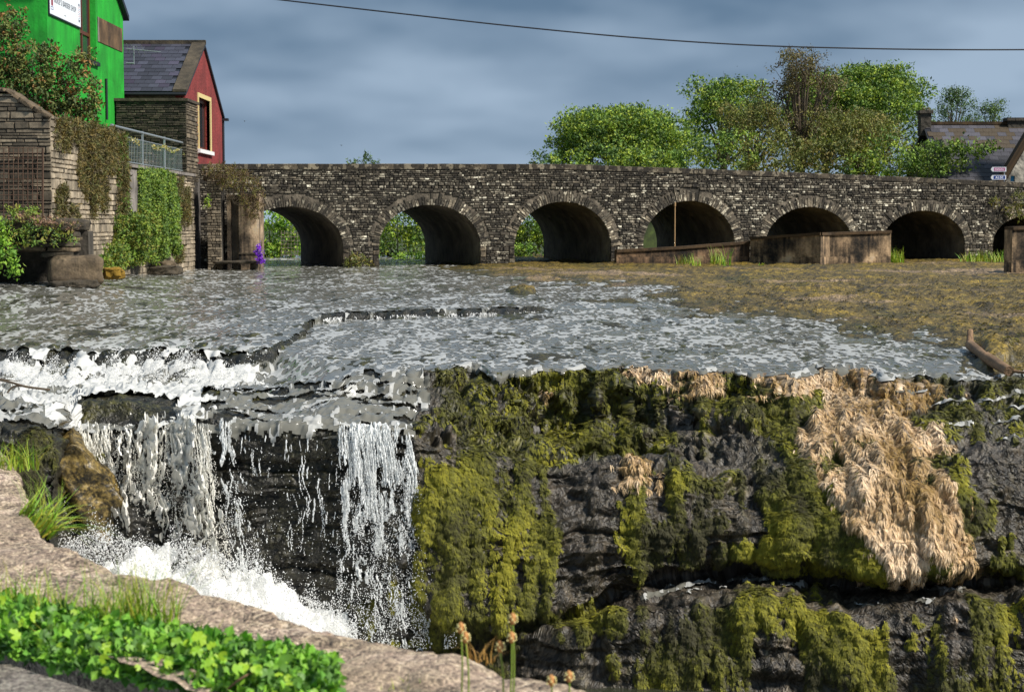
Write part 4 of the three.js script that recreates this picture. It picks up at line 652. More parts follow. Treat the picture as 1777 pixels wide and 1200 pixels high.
// ------------------------------------------------------------------ ruined sluice at the bridge end
{
  const W = (px, py, Z) => spot(px, py, Z), base = EYE - 2.25, r = rng(41);
  const p = thing('stone_pillar', 'rough rubble pillar at the end of the river wall, beside the concrete sluice', 'pillar', [-13.35, base, -74.6]);
  obj('pillar_core', box(0.02, 0.6, 0, 4.15, -1.0, -0.02), M.mortar, p);
  layStones(p, courses(r, 0, 0.62, 0, () => 4.2, () => [], tone(0.28, 0.62, 0.5), { hMin: 0.09, hMax: 0.22, wMin: 0.14, wMax: 0.4, z: -0.02 }), 120, 'pillar_stone', 'small_pillar_stones', M.wall_stone);
  const cap = obj('cap_stone', roughBlock(0.9, 0.28, 1.2, 4, 0.1, 6), M.boulder, p); cap.position.set(0.3, 4.3, -0.5);
  const s = thing('concrete_sluice', 'weathered concrete sluice frame with a narrow slot, under a mat of dead creeper', 'sluice', [-12.55, base, -75.0]);
  obj('slot_post', box(0.0, 0.16, 0, 3.35, -0.7, 0), M.pale_concrete, s); obj('back_panel', box(0.16, 0.52, 0, 3.5, -0.6, -0.35), M.concrete, s); obj('main_block', box(0.52, 1.42, 0.002, 3.6, -1.4, 0.02), M.pale_concrete, s); obj('lintel', box(0.0, 0.6, 3.352, 3.55, -0.7, 0.03), M.pale_concrete, s);
  obj('string_course', box(0.50, 1.46, 0.95, 1.0, 0.021, 0.06), M.dark_rock, s);
  const l = thing('landing_ledge', 'low dark stone ledge jutting over the water under the sluice', 'ledge', [-12.0, base, -74.2]);
  const top = obj('slab', roughBlock(1.95, 0.13, 0.9, 3, 0.05, 6), M.dark_rock, l); top.position.set(0, 0.6, 0); for (const x of [-0.7, 0, 0.72]) { const q = obj('support', roughBlock(0.26, 0.55, 0.6, x + 4, 0.05, 5), M.dark_rock, l); q.position.set(x, 0.28, -0.1); }
}
shrub('dead_creeper', 'brown tangled creeper heaped over the concrete sluice', 'creeper', [[405, 310, 38, 20], [375, 296, 22, 14], [430, 330, 24, 26], [438, 362, 16, 24], [448, 345, 12, 30], [385, 300, 30, 16]], 74.6, BROWNIVY, { foot: 1.0, spray: 'hang', density: 420, deep: 0.9, stem: 0.4 });
shrub('purple_flowers', 'spike of purple flowers at the corner of the sluice ledge', 'flowers', [[449, 438, 5, 14], [452, 448, 5, 9]], 73.6, [[0.16, 0.02, 0.42], [0.22, 0.03, 0.5], [0.12, 0.02, 0.36]], { foot: -2.0, spray: 'small', density: 900, stem: 0.2 });
shrub('fern', 'small green fern growing in the joint beside the rubble pillar', 'fern', [[359, 350, 7, 10]], 74.0, 'green', { footRow: 362, spray: 'small', density: 500, stem: 0.2 });
// boulders, ledge and ferns at the foot of the walls
function rock(name, label, px, py, Z, w, h, d, seed, material, amp = 0.14, turn = 0, category = 'rock') { const v = spot(px, py, Z), m = obj(name, roughBlock(w, h, d, seed, amp, 14), material); m.position.set(v.x, v.y + h / 2 - 0.12, v.z); m.rotation.y = turn; tag(m, label, category); return m; }
rock('boulder', 'big squared brown boulder at the water edge below the cream wall', 132, 488, 49.0, 1.6, 0.88, 1.3, 14, M.boulder, 0.07, 0.3, 'boulder');
rock('rock', 'small rock with yellow moss beside the big boulder', 196, 478, 50.2, 0.55, 0.35, 0.7, 8, M.mossrock || (M.mossrock = new THREE.MeshStandardMaterial({ name: 'moss_rock', color: new THREE.Color().setRGB(0.22, 0.13, 0.012), roughness: 0.95, bumpMap: T.rock, bumpScale: 0.04 })), 0.12);
rock('rock', 'flat brown rock awash at the foot of the big boulder', 130, 492, 48.2, 1.2, 0.22, 0.6, 12, M.dark_rock, 0.08);
{
  const b = spot(60, 398, 49.5), t = thing('ledge_wall', 'low broken stone ledge with a dark hollow beneath, in front of the rubble wall', 'wall', [b.x, 0, b.z]);
  const slab = obj('cap_slab', roughBlock(3.0, 0.34, 2.2, 5, 0.07, 16, 0.3), M.dark_rock, t); slab.position.set(-0.25, b.y + 0.12, -0.2);
  obj('hollow_back', box(-3, 1.3, -0.9, b.y - 0.05, -1.6, -1.0), M.mortar, t);
  [[0.95, 0.16, 0.9], [0.8, 0.13, 0.8], [1.0, 0.17, 0.9], [0.75, 0.14, 0.85], [0.9, 0.15, 0.9]].forEach(([w, h, d], k) => { const m = obj('stacked_stone', roughBlock(w, h, d, k + 30, 0.03, 8), k % 2 ? M.boulder : M.dark_rock, t); m.position.set(0.78 + (k % 2) * 0.12, b.y - 0.14 - k * 0.145, 0.05 + k * 0.05); });
  const l2 = obj('shelf_stone', roughBlock(1.1, 0.16, 0.9, 50, 0.04, 8), M.boulder, t); l2.position.set(-0.2, b.y - 0.55, 0.1);
  const m = obj('pier', roughBlock(0.9, 1.9, 1.4, 58, 0.1, 8), M.dark_rock, t); m.position.set(-1.7, b.y - 0.98, -0.2);
}
shrub('fern', 'bright green fern clump at the picture edge beside the dark hollow', 'fern', [[4, 440, 22, 34], [20, 462, 13, 18], [-30, 420, 35, 60], [0, 405, 16, 18]], 47.6, 'bright', { foot: -1.75, spray: 'bush', density: 260, noStem: true });
shrub('ivy', 'yellow green trailing ivy along the broken stone ledge', 'ivy', [[60, 412, 45, 16], [30, 390, 35, 16], [110, 418, 22, 12], [85, 400, 30, 8], [40, 366, 30, 6], [-10, 375, 40, 22]], 48.1, [...LIVEIVY, [0.17, 0.16, 0.02]], { foot: -1.0, spray: 'ivy', density: 150, noStem: true });
shrub('stonecrop', 'pink brown low stonecrop on top of the broken stone ledge', 'ground plant', [[85, 384, 32, 5], [45, 376, 25, 5], [118, 391, 20, 4]], 48.6, [[0.26, 0.15, 0.10], [0.18, 0.11, 0.06], [0.14, 0.12, 0.03]], { foot: -0.2, spray: 'small', density: 500, noStem: true });
shrub('weed', 'spindly yellow green weed growing at the foot of the wire grid', 'weed', [[50, 368, 8, 8], [26, 366, 9, 7], [60, 372, 7, 6]], 49.6, 'bright', { foot: 0.0, spray: 'small', density: 260, stem: 0.2 });
rock('rock_ledge', 'flat dark rock ledge jutting from the ivy into the river', 262, 462, 66.5, 1.6, 0.30, 1.6, 21, M.boulder, 0.1, 0, 'rock');
rock('rock_ledge', 'small square block on the rock ledge below the bright ivy', 245, 445, 66.9, 0.5, 0.42, 0.6, 22, M.boulder, 0.06, 0, 'rock');
rock('rock_ledge', 'dark undercut base slab beneath the flat rock ledge', 268, 471, 66.0, 1.9, 0.34, 1.8, 23, M.dark_rock, 0.12, 0, 'rock');
shrub('sedge', 'rusty orange sedge tuft on the rock ledge below the bright ivy', 'sedge', [[268, 425, 12, 9]], 66.2, [[0.24, 0.14, 0.02], [0.14, 0.12, 0.015], [0.18, 0.09, 0.015]], { footRow: 438, spray: 'hang', density: 400, stem: 0.2 });
{
  const g = thing('flower_garland', 'string of pale yellow flowers tied along the terrace railing', 'garland', [-13.98, EYE + 2.2, -51.8], Math.PI / 2), r = rng(3), sp = [];
  for (let x = 10; x < 21.5; x += 0.09) sp.push([new THREE.Vector3(x, 0.86 - 0.08 * Math.sin(x * 2.1) + (r() - 0.5) * 0.09, -0.06 + r() * 0.05), 0.6 + r() * 0.5]);
  scatter('flowers', g, spray(6, 0.06, 0.06, 12, 0, 0.8), sp.filter(([v]) => noise(v.x * 1.4, 1.5, 2.5) > 0.0), [[0.34, 0.28, 0.08], [0.40, 0.36, 0.2], [0.22, 0.22, 0.05]], 6);
}

// ------------------------------------------------------------------ concrete walls by the right arches
function bankWall(name, label, pts, thick, material, capped) {   // pts: [bearing, top row, foot row, distance]
  const t = thing(name, label, 'wall', [0, 0, 0]), P = pts.map(([px, a, b, Z]) => ({ top: spot(px, a, Z), foot: spot(px, b, Z) }));
  const s = [], cap = [];
  for (let k = 0; k < P.length - 1; k++) {
    const A = P[k], B = P[k + 1], n = 10, d = B.foot.clone().sub(A.foot); d.y = 0; const q = new THREE.Vector3(d.z, 0, -d.x).normalize().multiplyScalar(-thick); if (q.z > 0) q.negate();
    const prism = (yTop, yLow, out, over) => { const pos = [], idx = []; for (let i = 0; i <= n; i++) { const u = i / n, x = mix(A.foot.x, B.foot.x, u), z = mix(A.foot.z, B.foot.z, u), a = yTop(u), b = yLow(u), ox = -q.x * over, oz = -q.z * over; pos.push(x + ox, b, z + oz, x + ox, a, z + oz, x + q.x, a, z + q.z, x + q.x, b, z + q.z); } for (let i = 0; i < n; i++) for (let c = 0; c < 4; c++) { const a = i * 4 + c, b = i * 4 + (c + 1) % 4, e = a + 4, f = b + 4; idx.push(a, e, b, b, e, f); } idx.push(0, 1, 2, 0, 2, 3); const m = n * 4; idx.push(m, m + 2, m + 1, m, m + 3, m + 2); let g = new THREE.BufferGeometry(); g.setAttribute('position', new THREE.Float32BufferAttribute(pos, 3)); g.setIndex(idx); g = g.toNonIndexed(); g.computeVertexNormals(); out.push(metricUv(g)); };
    prism(u => mix(A.top.y, B.top.y, u) - (capped ? 0.12 : 0) + 0.03 * fbm(u * 6, k, 2, 3), () => Math.min(A.foot.y, B.foot.y) - 0.5, s, 0);
    if (capped) prism(u => mix(A.top.y, B.top.y, u), u => mix(A.top.y, B.top.y, u) - 0.13, cap, 0.08 / thick);
  }
  obj('wall_face', s, material, t); if (capped) obj('cap', cap, M.mossy_cap, t); return t;
}
mat('mossy_cap', [0.12, 0.075, 0.035], 0.95, { map: T.stain, bumpMap: T.rock, bumpScale: 0.02 }); mat('brown_wall', [0.24, 0.16, 0.10], 0.95, { map: T.weather, bumpMap: T.rock, bumpScale: 0.03 }); mat('box_concrete', [0.48, 0.36, 0.24], 0.95, { map: T.weather, bumpMap: T.rock, bumpScale: 0.02 });
bankWall('concrete_bay', 'capped concrete wall bay with a corner, standing before the fifth arch', [[1302, 411, 456, 82.5], [1424, 403, 460, 80.5], [1440, 403, 460, 81.6], [1546, 399.5, 458, 82.4]], 0.4, M.box_concrete, true);
bankWall('low_wall', 'long low brown wall running past the fourth arch to the concrete bay', [[1070, 433, 463, 81], [1185, 427, 462, 81.8], [1301, 418, 459, 82.8]], 0.35, M.brown_wall, true);
bankWall('wall_end', 'dark stained wall end standing at the picture edge on the dry slab', [[1756, 393, 472, 69], [1830, 391, 472, 69.5]], 0.6, M.box_concrete, true);
{ const v = spot(1171, 428, 82.3), t = thing('marker_pole', 'thin rusty pole rising from the low wall in front of the fourth arch', 'pole', v.toArray()); obj('shaft', limb([0, -0.4, 0], [0, 2.12, 0], 0.035, 0.03, 7), mat('pole_rust', [0.36, 0.22, 0.10], 0.8), t); obj('collar', limb([0, 1.95, 0], [0, 2.14, 0], 0.05, 0.05, 7), M.pole_rust, t); }

// ------------------------------------------------------------------ grasses
function blades(n, len, width, spread, seed, lean = 0.5) {
  const r = rng(seed), p = [], col = [];
  for (let k = 0; k < n; k++) {
    const a = r() * 6.28, x = Math.cos(a) * spread * Math.sqrt(r()), z = Math.sin(a) * spread * Math.sqrt(r()), L = len * (0.5 + 0.6 * r()), b = r() * 6.28, ln = lean * (0.2 + r()), dx = Math.cos(b) * ln, dz = Math.sin(b) * ln, wx = -Math.sin(b) * width, wz = Math.cos(b) * width, pt = u => [x + dx * L * u * u, L * (u - 0.35 * ln * u * u), z + dz * L * u * u];
    const c = [0.16 + 0.22 * r(), 0.30 + 0.16 * r(), 0.015], S = 3;
    for (let i = 0; i < S; i++) { const A = pt(i / S), B = pt((i + 1) / S), wa = 1 - i / S, wb = 1 - (i + 1) / S; const q = [[A[0] - wx * wa, A[1], A[2] - wz * wa], [A[0] + wx * wa, A[1], A[2] + wz * wa], [B[0] + wx * wb, B[1], B[2] + wz * wb], [B[0] - wx * wb, B[1], B[2] - wz * wb]]; for (const m of [0, 1, 2, 0, 2, 3]) { p.push(...q[m]); col.push(...c); } }
  }
  const g = new THREE.BufferGeometry(); g.setAttribute('position', new THREE.Float32BufferAttribute(p, 3)); g.setAttribute('color', new THREE.Float32BufferAttribute(col, 3)); g.setAttribute('uv', new THREE.Float32BufferAttribute(new Float32Array(p.length / 3 * 2), 2)); g.computeVertexNormals(); return g;
}
M.grass = new THREE.MeshPhysicalMaterial({ name: 'grass', vertexColors: true, color: 0xffffff, roughness: 0.6, transmission: 0.25, thickness: 0, side: THREE.DoubleSide });
function tuft(label, px, py, Z, n, len, width, spread, seed, lean, o = {}) { const v = spot(px, py, Z), m = obj('grass_tuft', blades(n, len, width, spread, seed, lean), o.material || M.grass); m.position.copy(v); m.position.y -= o.sink || 0.03; return tag(m, label, 'grass', o.group); }
tuft('tall bright grass clump against the low wall, next to the concrete bay', 1250, 461, 79.6, 90, 1.05, 0.022, 0.5, 1, 0.5);
tuft('short bright grass clump against the low wall, nearer the pole', 1195, 463, 79.4, 90, 0.75, 0.022, 0.6, 2, 0.6);
tuft('green reed clump standing behind the end of the concrete bay', 1555, 459, 83.6, 110, 1.0, 0.03, 0.45, 3, 0.5);
tuft('wide dark green reed bed at the foot of the last pier before the wall end', 1712, 458, 84, 260, 0.85, 0.035, 1.3, 4, 0.6);
tuft('small leafy sprig at the foot of the concrete bay', 1322, 461, 80.2, 20, 0.22, 0.03, 0.15, 5, 0.8);
shrub('hanging_plant', 'yellow green creeper hanging from the parapet above the last arch', 'creeper', [[1768, 345, 14, 16], [1760, 365, 16, 12], [1778, 372, 10, 10], [1726, 350, 12, 10]], 89.6, 'olive', { foot: 0.7, spray: 'small', density: 240, noStem: true });
shrub('pier_weeds', 'rusty weeds at the foot of the pier between the first two arches', 'weeds', [[622, 450, 16, 12], [610, 456, 14, 8], [642, 456, 10, 6]], 78.4, 'olive', { foot: -2.05, spray: 'small', density: 260, stem: 0.2 });

// ------------------------------------------------------------------ old houses beyond the right end
{
  const Z = 103, k = Z / FOCAL, r = rng(9), ridgeA = spot(1606, 218, Z), lowY = EYE + 1.2;
  const g = thing('old_house', 'old long house with a mossy sagging slate roof and stone chimneys', 'house', [ridgeA.x, EYE + 1.0, -Z]), H = ridgeA.y - EYE - 1.0, L = 11, run = 4.6;
  obj('front_wall', box(0, L, -1, H - 3.6, run - 0.4, run), M.grey_render, g); obj('end_wall', box(0, 0.4, -1, H - 1.0, -run, run - 0.402), M.grey_render, g);
  const sh = (z0, y0, z1, y1) => { const b = new THREE.BoxGeometry(L + 0.3, 0.15, Math.hypot(z1 - z0, y1 - y0)); b.rotateX(-Math.atan2(y1 - y0, z1 - z0)); b.translate(L / 2, (y0 + y1) / 2, (z0 + z1) / 2); return b; };
  const roof = obj('roof', [sh(0, H, run + 0.3, H - 3.5), sh(-run - 0.3, H - 3.5, 0, H - 0.002)], M.black_trim, g);
  const sl = Math.hypot(run + 0.3, 3.5), rows = 14, ang = Math.atan2(3.5, run + 0.3), list = [];
  for (let a = 0; a < rows; a++) for (let b = 0; b < 21; b++) {
    const up = a / rows, v = up < 0.38 ? 0.035 + 0.05 * r() : 0.02 + 0.03 * r(), geo = box(-0.255, 0.255, 0, 0.03, 0, sl / rows * 1.2), n = geo.attributes.position.count, c = new Float32Array(n * 3), moss = up < 0.4 && r() < 0.5;
    for (let q = 0; q < n; q++) { c[3 * q] = moss ? 0.06 : v; c[3 * q + 1] = moss ? 0.042 : v * 0.95; c[3 * q + 2] = moss ? 0.022 : v * 1.15; } geo.setAttribute('color', new THREE.BufferAttribute(c, 3));
    const m = obj('slate', geo, M.slate, roof), d = up * sl; m.position.set(0.2 + (b + (a % 2) * 0.5) * 0.52, H + 0.09 - Math.sin(ang) * d, Math.cos(ang) * d); m.rotation.x = ang - 0.03; m.rotation.z = (r() - 0.5) * 0.04;
  }
  const ch = (x, w, h) => { obj('chimney', [box(x, x + w, -0.6, h, -0.4, 0.4).translate(0, H, 0), box(x - 0.1, x + w + 0.1, h, h + 0.18, -0.5, 0.5).translate(0, H, 0)], M.mortar, roof); };
  ch(-0.35, 0.62, 0.72); ch(4.9, 1.1, 0.28);
  obj('ridge', box(0, L, H + 0.06, H + 0.24, -0.18, 0.18), M.mossy_cap, roof);
  shrub('chimney_plants', 'brown grassy growth on top of the old stone chimney', 'weeds', [[1608, 192, 11, 5]], Z, 'bronze', { footRow: 196, spray: 'small', density: 300, noStem: true });
  shrub('roof_ivy', 'bright green ivy spreading across the old slate roof', 'ivy', [[1620, 275, 40, 26], [1660, 268, 45, 20], [1695, 258, 40, 13], [1640, 254, 40, 12], [1590, 265, 30, 32], [1722, 254, 20, 9], [1610, 294, 40, 14], [1650, 288, 30, 12]], Z - 4.6, LIVEIVY, { foot: 2.0, spray: 'tree', density: 70, deep: 0.4, noStem: true });
}
{
  const Z = 97, g = thing('white_house', 'whitewashed stone gable with a small blue window at the picture edge', 'house', [spot(1747, 316, Z).x, EYE + 0.9, -Z]), h = riseAt(316, Z) - 0.9, W = 9, s = new THREE.Shape();
  s.moveTo(-0.35, -1); s.lineTo(W, -1); s.lineTo(W, h); s.lineTo(W / 2 - 0.2, h + 7.6); s.lineTo(-0.35, h - 0.5); s.closePath(); const hl = new THREE.Path(); hl.moveTo(0.24, h + 0.05); hl.lineTo(0.48, h + 0.05); hl.lineTo(0.48, h + 0.36); hl.lineTo(0.24, h + 0.36); hl.closePath(); s.holes.push(hl);
  const w = new THREE.ExtrudeGeometry(s, { depth: 0.4, bevelEnabled: false }); w.translate(0, 0, -0.4); obj('gable_wall', metricUv(w), mat('whitewash', [0.70, 0.68, 0.62], 0.9, { map: T.stain, bumpMap: T.rock, bumpScale: 0.04 }), g);
  obj('window', [box(0.24, 0.48, h + 0.05, h + 0.36, -0.2, -0.14)], mat('blue_paint', [0.02, 0.22, 0.42], 0.5), g);
  const bg = new THREE.BoxGeometry(0.35, 9.4, 0.7); bg.rotateZ(-Math.atan2(4.65, 8.1)); bg.translate(1.75, h + 3.6, -0.3); obj('verge', bg, M.mossy_cap, g);
}
{
  const v = spot(1733, 322, 93), t = thing('road_sign', 'small finger post with a brown sign above a blue sign lettered ALDI', 'road sign', v.toArray());
  obj('post', limb([0.32, -1.2, 0], [0.32, 1.02, 0], 0.03, 0.03, 6), M.steel, t);
  const face = (words, bg, fg) => { const cv = document.createElement('canvas'); cv.width = 256; cv.height = 96; const c = cv.getContext('2d'); c.fillStyle = '#e6e8ee'; c.fillRect(0, 0, 256, 96); c.fillStyle = bg; c.fillRect(20, 10, 220, 76); c.fillStyle = fg; if (words) { c.font = 'bold 66px sans-serif'; c.textAlign = 'center'; c.textBaseline = 'middle'; c.fillText(words, 132, 50); } else { c.font = 'bold 40px sans-serif'; for (let k = 0; k < 9; k++) c.fillRect(50 + k * 18, 34 + (k % 3) * 3, 11, 26 - (k % 2) * 4); } const x = new THREE.CanvasTexture(cv); x.colorSpace = THREE.SRGBColorSpace; x.magFilter = THREE.LinearFilter; return new THREE.MeshStandardMaterial({ name: 'sign_face', map: x, roughness: 0.5 }); };
  [[0.76, null, '#a8688a', '#f0e4ea'], [0.32, 'ALDI', '#10357e', '#f4f6fa']].forEach(([y, words, a, b]) => { const s = new THREE.Shape(); s.moveTo(-0.44, y + 0.125); s.lineTo(-0.36, y); s.lineTo(0.4, y); s.lineTo(0.4, y + 0.25); s.lineTo(-0.36, y + 0.25); s.closePath(); const e = new THREE.ExtrudeGeometry(s, { depth: 0.03, bevelEnabled: false }); e.translate(0, 0, 0.035); const m = obj('sign_blade', e, M.white_paint, t); const pl = new THREE.PlaneGeometry(0.74, 0.24); pl.translate(0.02, y + 0.125, 0.069); obj('sign_face', pl, face(words, a, b), m); });
}

// ------------------------------------------------------------------ cable, birds, wood in the river
tag(obj('overhead_cable', tube([[300, -22], [490, 0], [700, 24], [888, 45], [1100, 65], [1300, 78], [1500, 84], [1650, 86], [1777, 86], [1950, 84]].map(([x, y]) => spot(x, y, 44)), 0.02, 120, 6), M.black_trim), 'single black cable sagging across the grey sky', 'cable');
function bird(label, px, py, Z, s, turn) {
  const g = new THREE.BufferGeometry(), p = []; const tri = (...v) => v.forEach(q => p.push(...q));
  for (const m of [-1, 1]) { const a = [0.0, 0, 0.10], b = [0.0, 0, -0.10], c = [m * 0.34, 0.13, 0.09], d = [m * 0.34, 0.12, -0.06], e = [m * 0.72, 0.05, -0.05]; tri(a, c, b, b, c, d, c, e, d); }
  const body = new THREE.LatheGeometry([[0, -0.3], [0.03, -0.27], [0.075, -0.05], [0.07, 0.1], [0.035, 0.2], [0.03, 0.26], [0, 0.3]].map(([x, y]) => new THREE.Vector2(x, y)), 8); body.rotateX(Math.PI / 2);
  g.setAttribute('position', new THREE.Float32BufferAttribute(p, 3)); g.computeVertexNormals(); const m = obj('bird', [g, body], new THREE.MeshStandardMaterial({ name: 'feathers', color: new THREE.Color().setRGB(0.04, 0.04, 0.045), roughness: 0.8, side: THREE.DoubleSide }));
  m.position.copy(spot(px, py, Z)); m.scale.setScalar(s); m.rotation.set(0.15, turn, -0.12); tag(m, label, 'bird', 'birds in flight');
}
bird('dark bird gliding with spread wings beside the red house', 424, 210, 60, 0.24, 0.3); bird('tiny far bird flying over the parapet shrub', 592, 252, 75, 0.18, 0.9); bird('tiny dark bird high over the dark green tree', 1280, 115, 90, 0.14, 0.5);
{
  const t = thing('driftwood_log', 'pale bare log lying in the gap at the brink', 'log', spot(1715, 618, 32).toArray()), o = spot(1715, 618, 32), P = (x, y, z) => spot(x, y, z).sub(o);
  obj('log', [limb(P(1684, 598, 33.6), P(1712, 620, 31), 0.10, 0.09, 9), limb(P(1712, 620, 31), P(1752, 644, 29.2), 0.11, 0.09, 9)], M.driftwood, t); obj('stub', limb(P(1684, 602, 33.6), P(1684, 574, 34.0), 0.085, 0.06, 8), M.driftwood, t); obj('branch', limb(P(1748, 642, 29.3), P(1790, 648, 29.0), 0.04, 0.02, 6), M.driftwood, t);
  const b = thing('dead_branch', 'dark bare branch caught in the white water at the picture edge', 'branch', spot(0, 668, 29.5).toArray()), q = spot(0, 668, 29.5), Q = (x, y) => spot(x, y, 29.5).sub(q);
  obj('stick', tube([Q(-60, 650), Q(-5, 658), Q(22, 664), Q(42, 670), Q(86, 676)], 0.022, 16, 5), M.bark, b); obj('twig', tube([Q(42, 669), Q(22, 671), Q(8, 688), Q(2, 700)], 0.018, 12, 5), M.bark, b); obj('twig', limb(Q(-8, 656), Q(30, 661), 0.014, 0.006, 4), M.bark, b);
}
{ const m = rock('tilted_slab', 'yellow brown wet slab tilting in the white falls beside the dark rock', 158, 880, 26.0, 2.0, 0.7, 0.8, 17, mat('algae_slab', [0.26, 0.19, 0.06], 0.45, { map: T.coarse, bumpMap: T.rock, bumpScale: 0.04 }), 0.14, 0.25); m.rotation.z = -1.0; }

// ------------------------------------------------------------------ short wet growth on the ledges, one strand at a time
{
  const strip = (len, w, bend) => { const p = [], S = 3; for (let i = 0; i < S; i++) { const a = i / S, b = (i + 1) / S, f = u => [0, len * u, bend * len * (u - u * u)], wa = w * (1 - a * 0.75), wb = w * (1 - b * 0.75), A = f(a), B = f(b), q = [[-wa, A[1], A[2]], [wa, A[1], A[2]], [wb, B[1], B[2]], [-wb, B[1], B[2]]]; for (const m of [0, 1, 2, 0, 2, 3]) p.push(...q[m]); } const g = new THREE.BufferGeometry(); g.setAttribute('position', new THREE.Float32BufferAttribute(p, 3)); g.setAttribute('uv', new THREE.Float32BufferAttribute(new Float32Array(p.length / 3 * 2), 2)); g.computeVertexNormals(); return g; };
  const r = rng(71), tuftOf = (n, len, w, sp) => merge(Array.from({ length: n }, () => { const g = strip(len * (0.6 + 0.8 * r()), w, 0.5); g.rotateX((r() - 0.5) * 0.3); g.rotateZ((r() - 0.5) * 0.35); g.translate((r() - 0.5) * sp, (r() - 0.5) * sp, 0); return g; }));
  const mossG = tuftOf(10, 0.032, 0.0045, 0.06), tanG = tuftOf(7, 0.070, 0.0035, 0.06);
  const at = [[], []], up = new THREE.Vector3(), n = new THREE.Vector3(), q = new THREE.Quaternion(), m4 = new THREE.Matrix4(), side = new THREE.Vector3();
  for (let i = 0; i < BED.N; i++) {
    const s = BED.st[2 * i]; if (s < -60 || s > 1850) continue; const t = BED.st[2 * i + 1]; if (t > 13.2) continue;
    const tanv = BED.gTan[i], moss = BED.gMoss[i]; let kind = -1;
    if (t < 0) { if (moss > 0.3 && t > -3.2 && r() < 0.5) kind = 0; } else if (tanv > 0.15 + 0.7 * r()) { kind = 1; } else if (moss > 0.35 && r() < 0.9 * moss) kind = 0;
    if (kind < 0 || (BED.wet[i] > 0.5 && t >= 0)) continue;
    n.set(BED.normal[3 * i], BED.normal[3 * i + 1], BED.normal[3 * i + 2]);
    up.set(0, -1, 0).addScaledVector(n, n.y); if (up.lengthSq() < 0.02) up.set(0, 0, 1); up.normalize().addScaledVector(n, (kind ? 0.06 : 0.16) + (kind ? 0.15 : 0.45) * Math.max(0, n.y) * r()).add(side.set((r() - 0.5) * 0.6, 0, 0)).normalize();
    side.crossVectors(up, n).normalize(); const f = new THREE.Vector3().crossVectors(side, up); m4.makeBasis(side, up, f); q.setFromRotationMatrix(m4);
    for (let e = 0; e < (kind ? 1 : t >= 0 ? 2 : 1); e++) at[kind].push([new THREE.Vector3(BED.pos[3 * i] + (r() - 0.5) * 0.04, BED.pos[3 * i + 1] + (r() - 0.5) * 0.02, BED.pos[3 * i + 2]).addScaledVector(n, 0.004), 0.6 + 0.9 * r(), clamp(Math.floor(2.5 + 3.6 * fbm(BED.pos[3 * i] * 1.3, BED.pos[3 * i + 1] * 0.9, BED.pos[3 * i + 2] * 1.3, 4) * 1.6 + (r() - 0.5) * 2.2), 0, 4), q.clone()]);
  }
  mat('moss_strand', [1, 1, 1], 0.8, { side: THREE.DoubleSide });
  const put = (name, label, geo, list, cols, seed) => { const m = scatter(name, scene, geo, list, cols, seed, M.moss_strand); m.name = numbered(name); tag(m, label, 'moss'); };
  put('moss', 'olive green moss and weed clothing the wet ledges', mossG, at[0], [[0.028, 0.026, 0.008], [0.045, 0.045, 0.006], [0.070, 0.070, 0.007], [0.115, 0.113, 0.009], [0.17, 0.158, 0.010]], 5);
  put('dried_algae', 'tan bleached algae hanging in a mat over the ledges', tanG, at[1], [[0.22, 0.14, 0.045], [0.33, 0.22, 0.10], [0.44, 0.31, 0.17], [0.52, 0.39, 0.24], [0.60, 0.47, 0.32]], 6);
  console.log('strands', at[0].length, at[1].length);
}

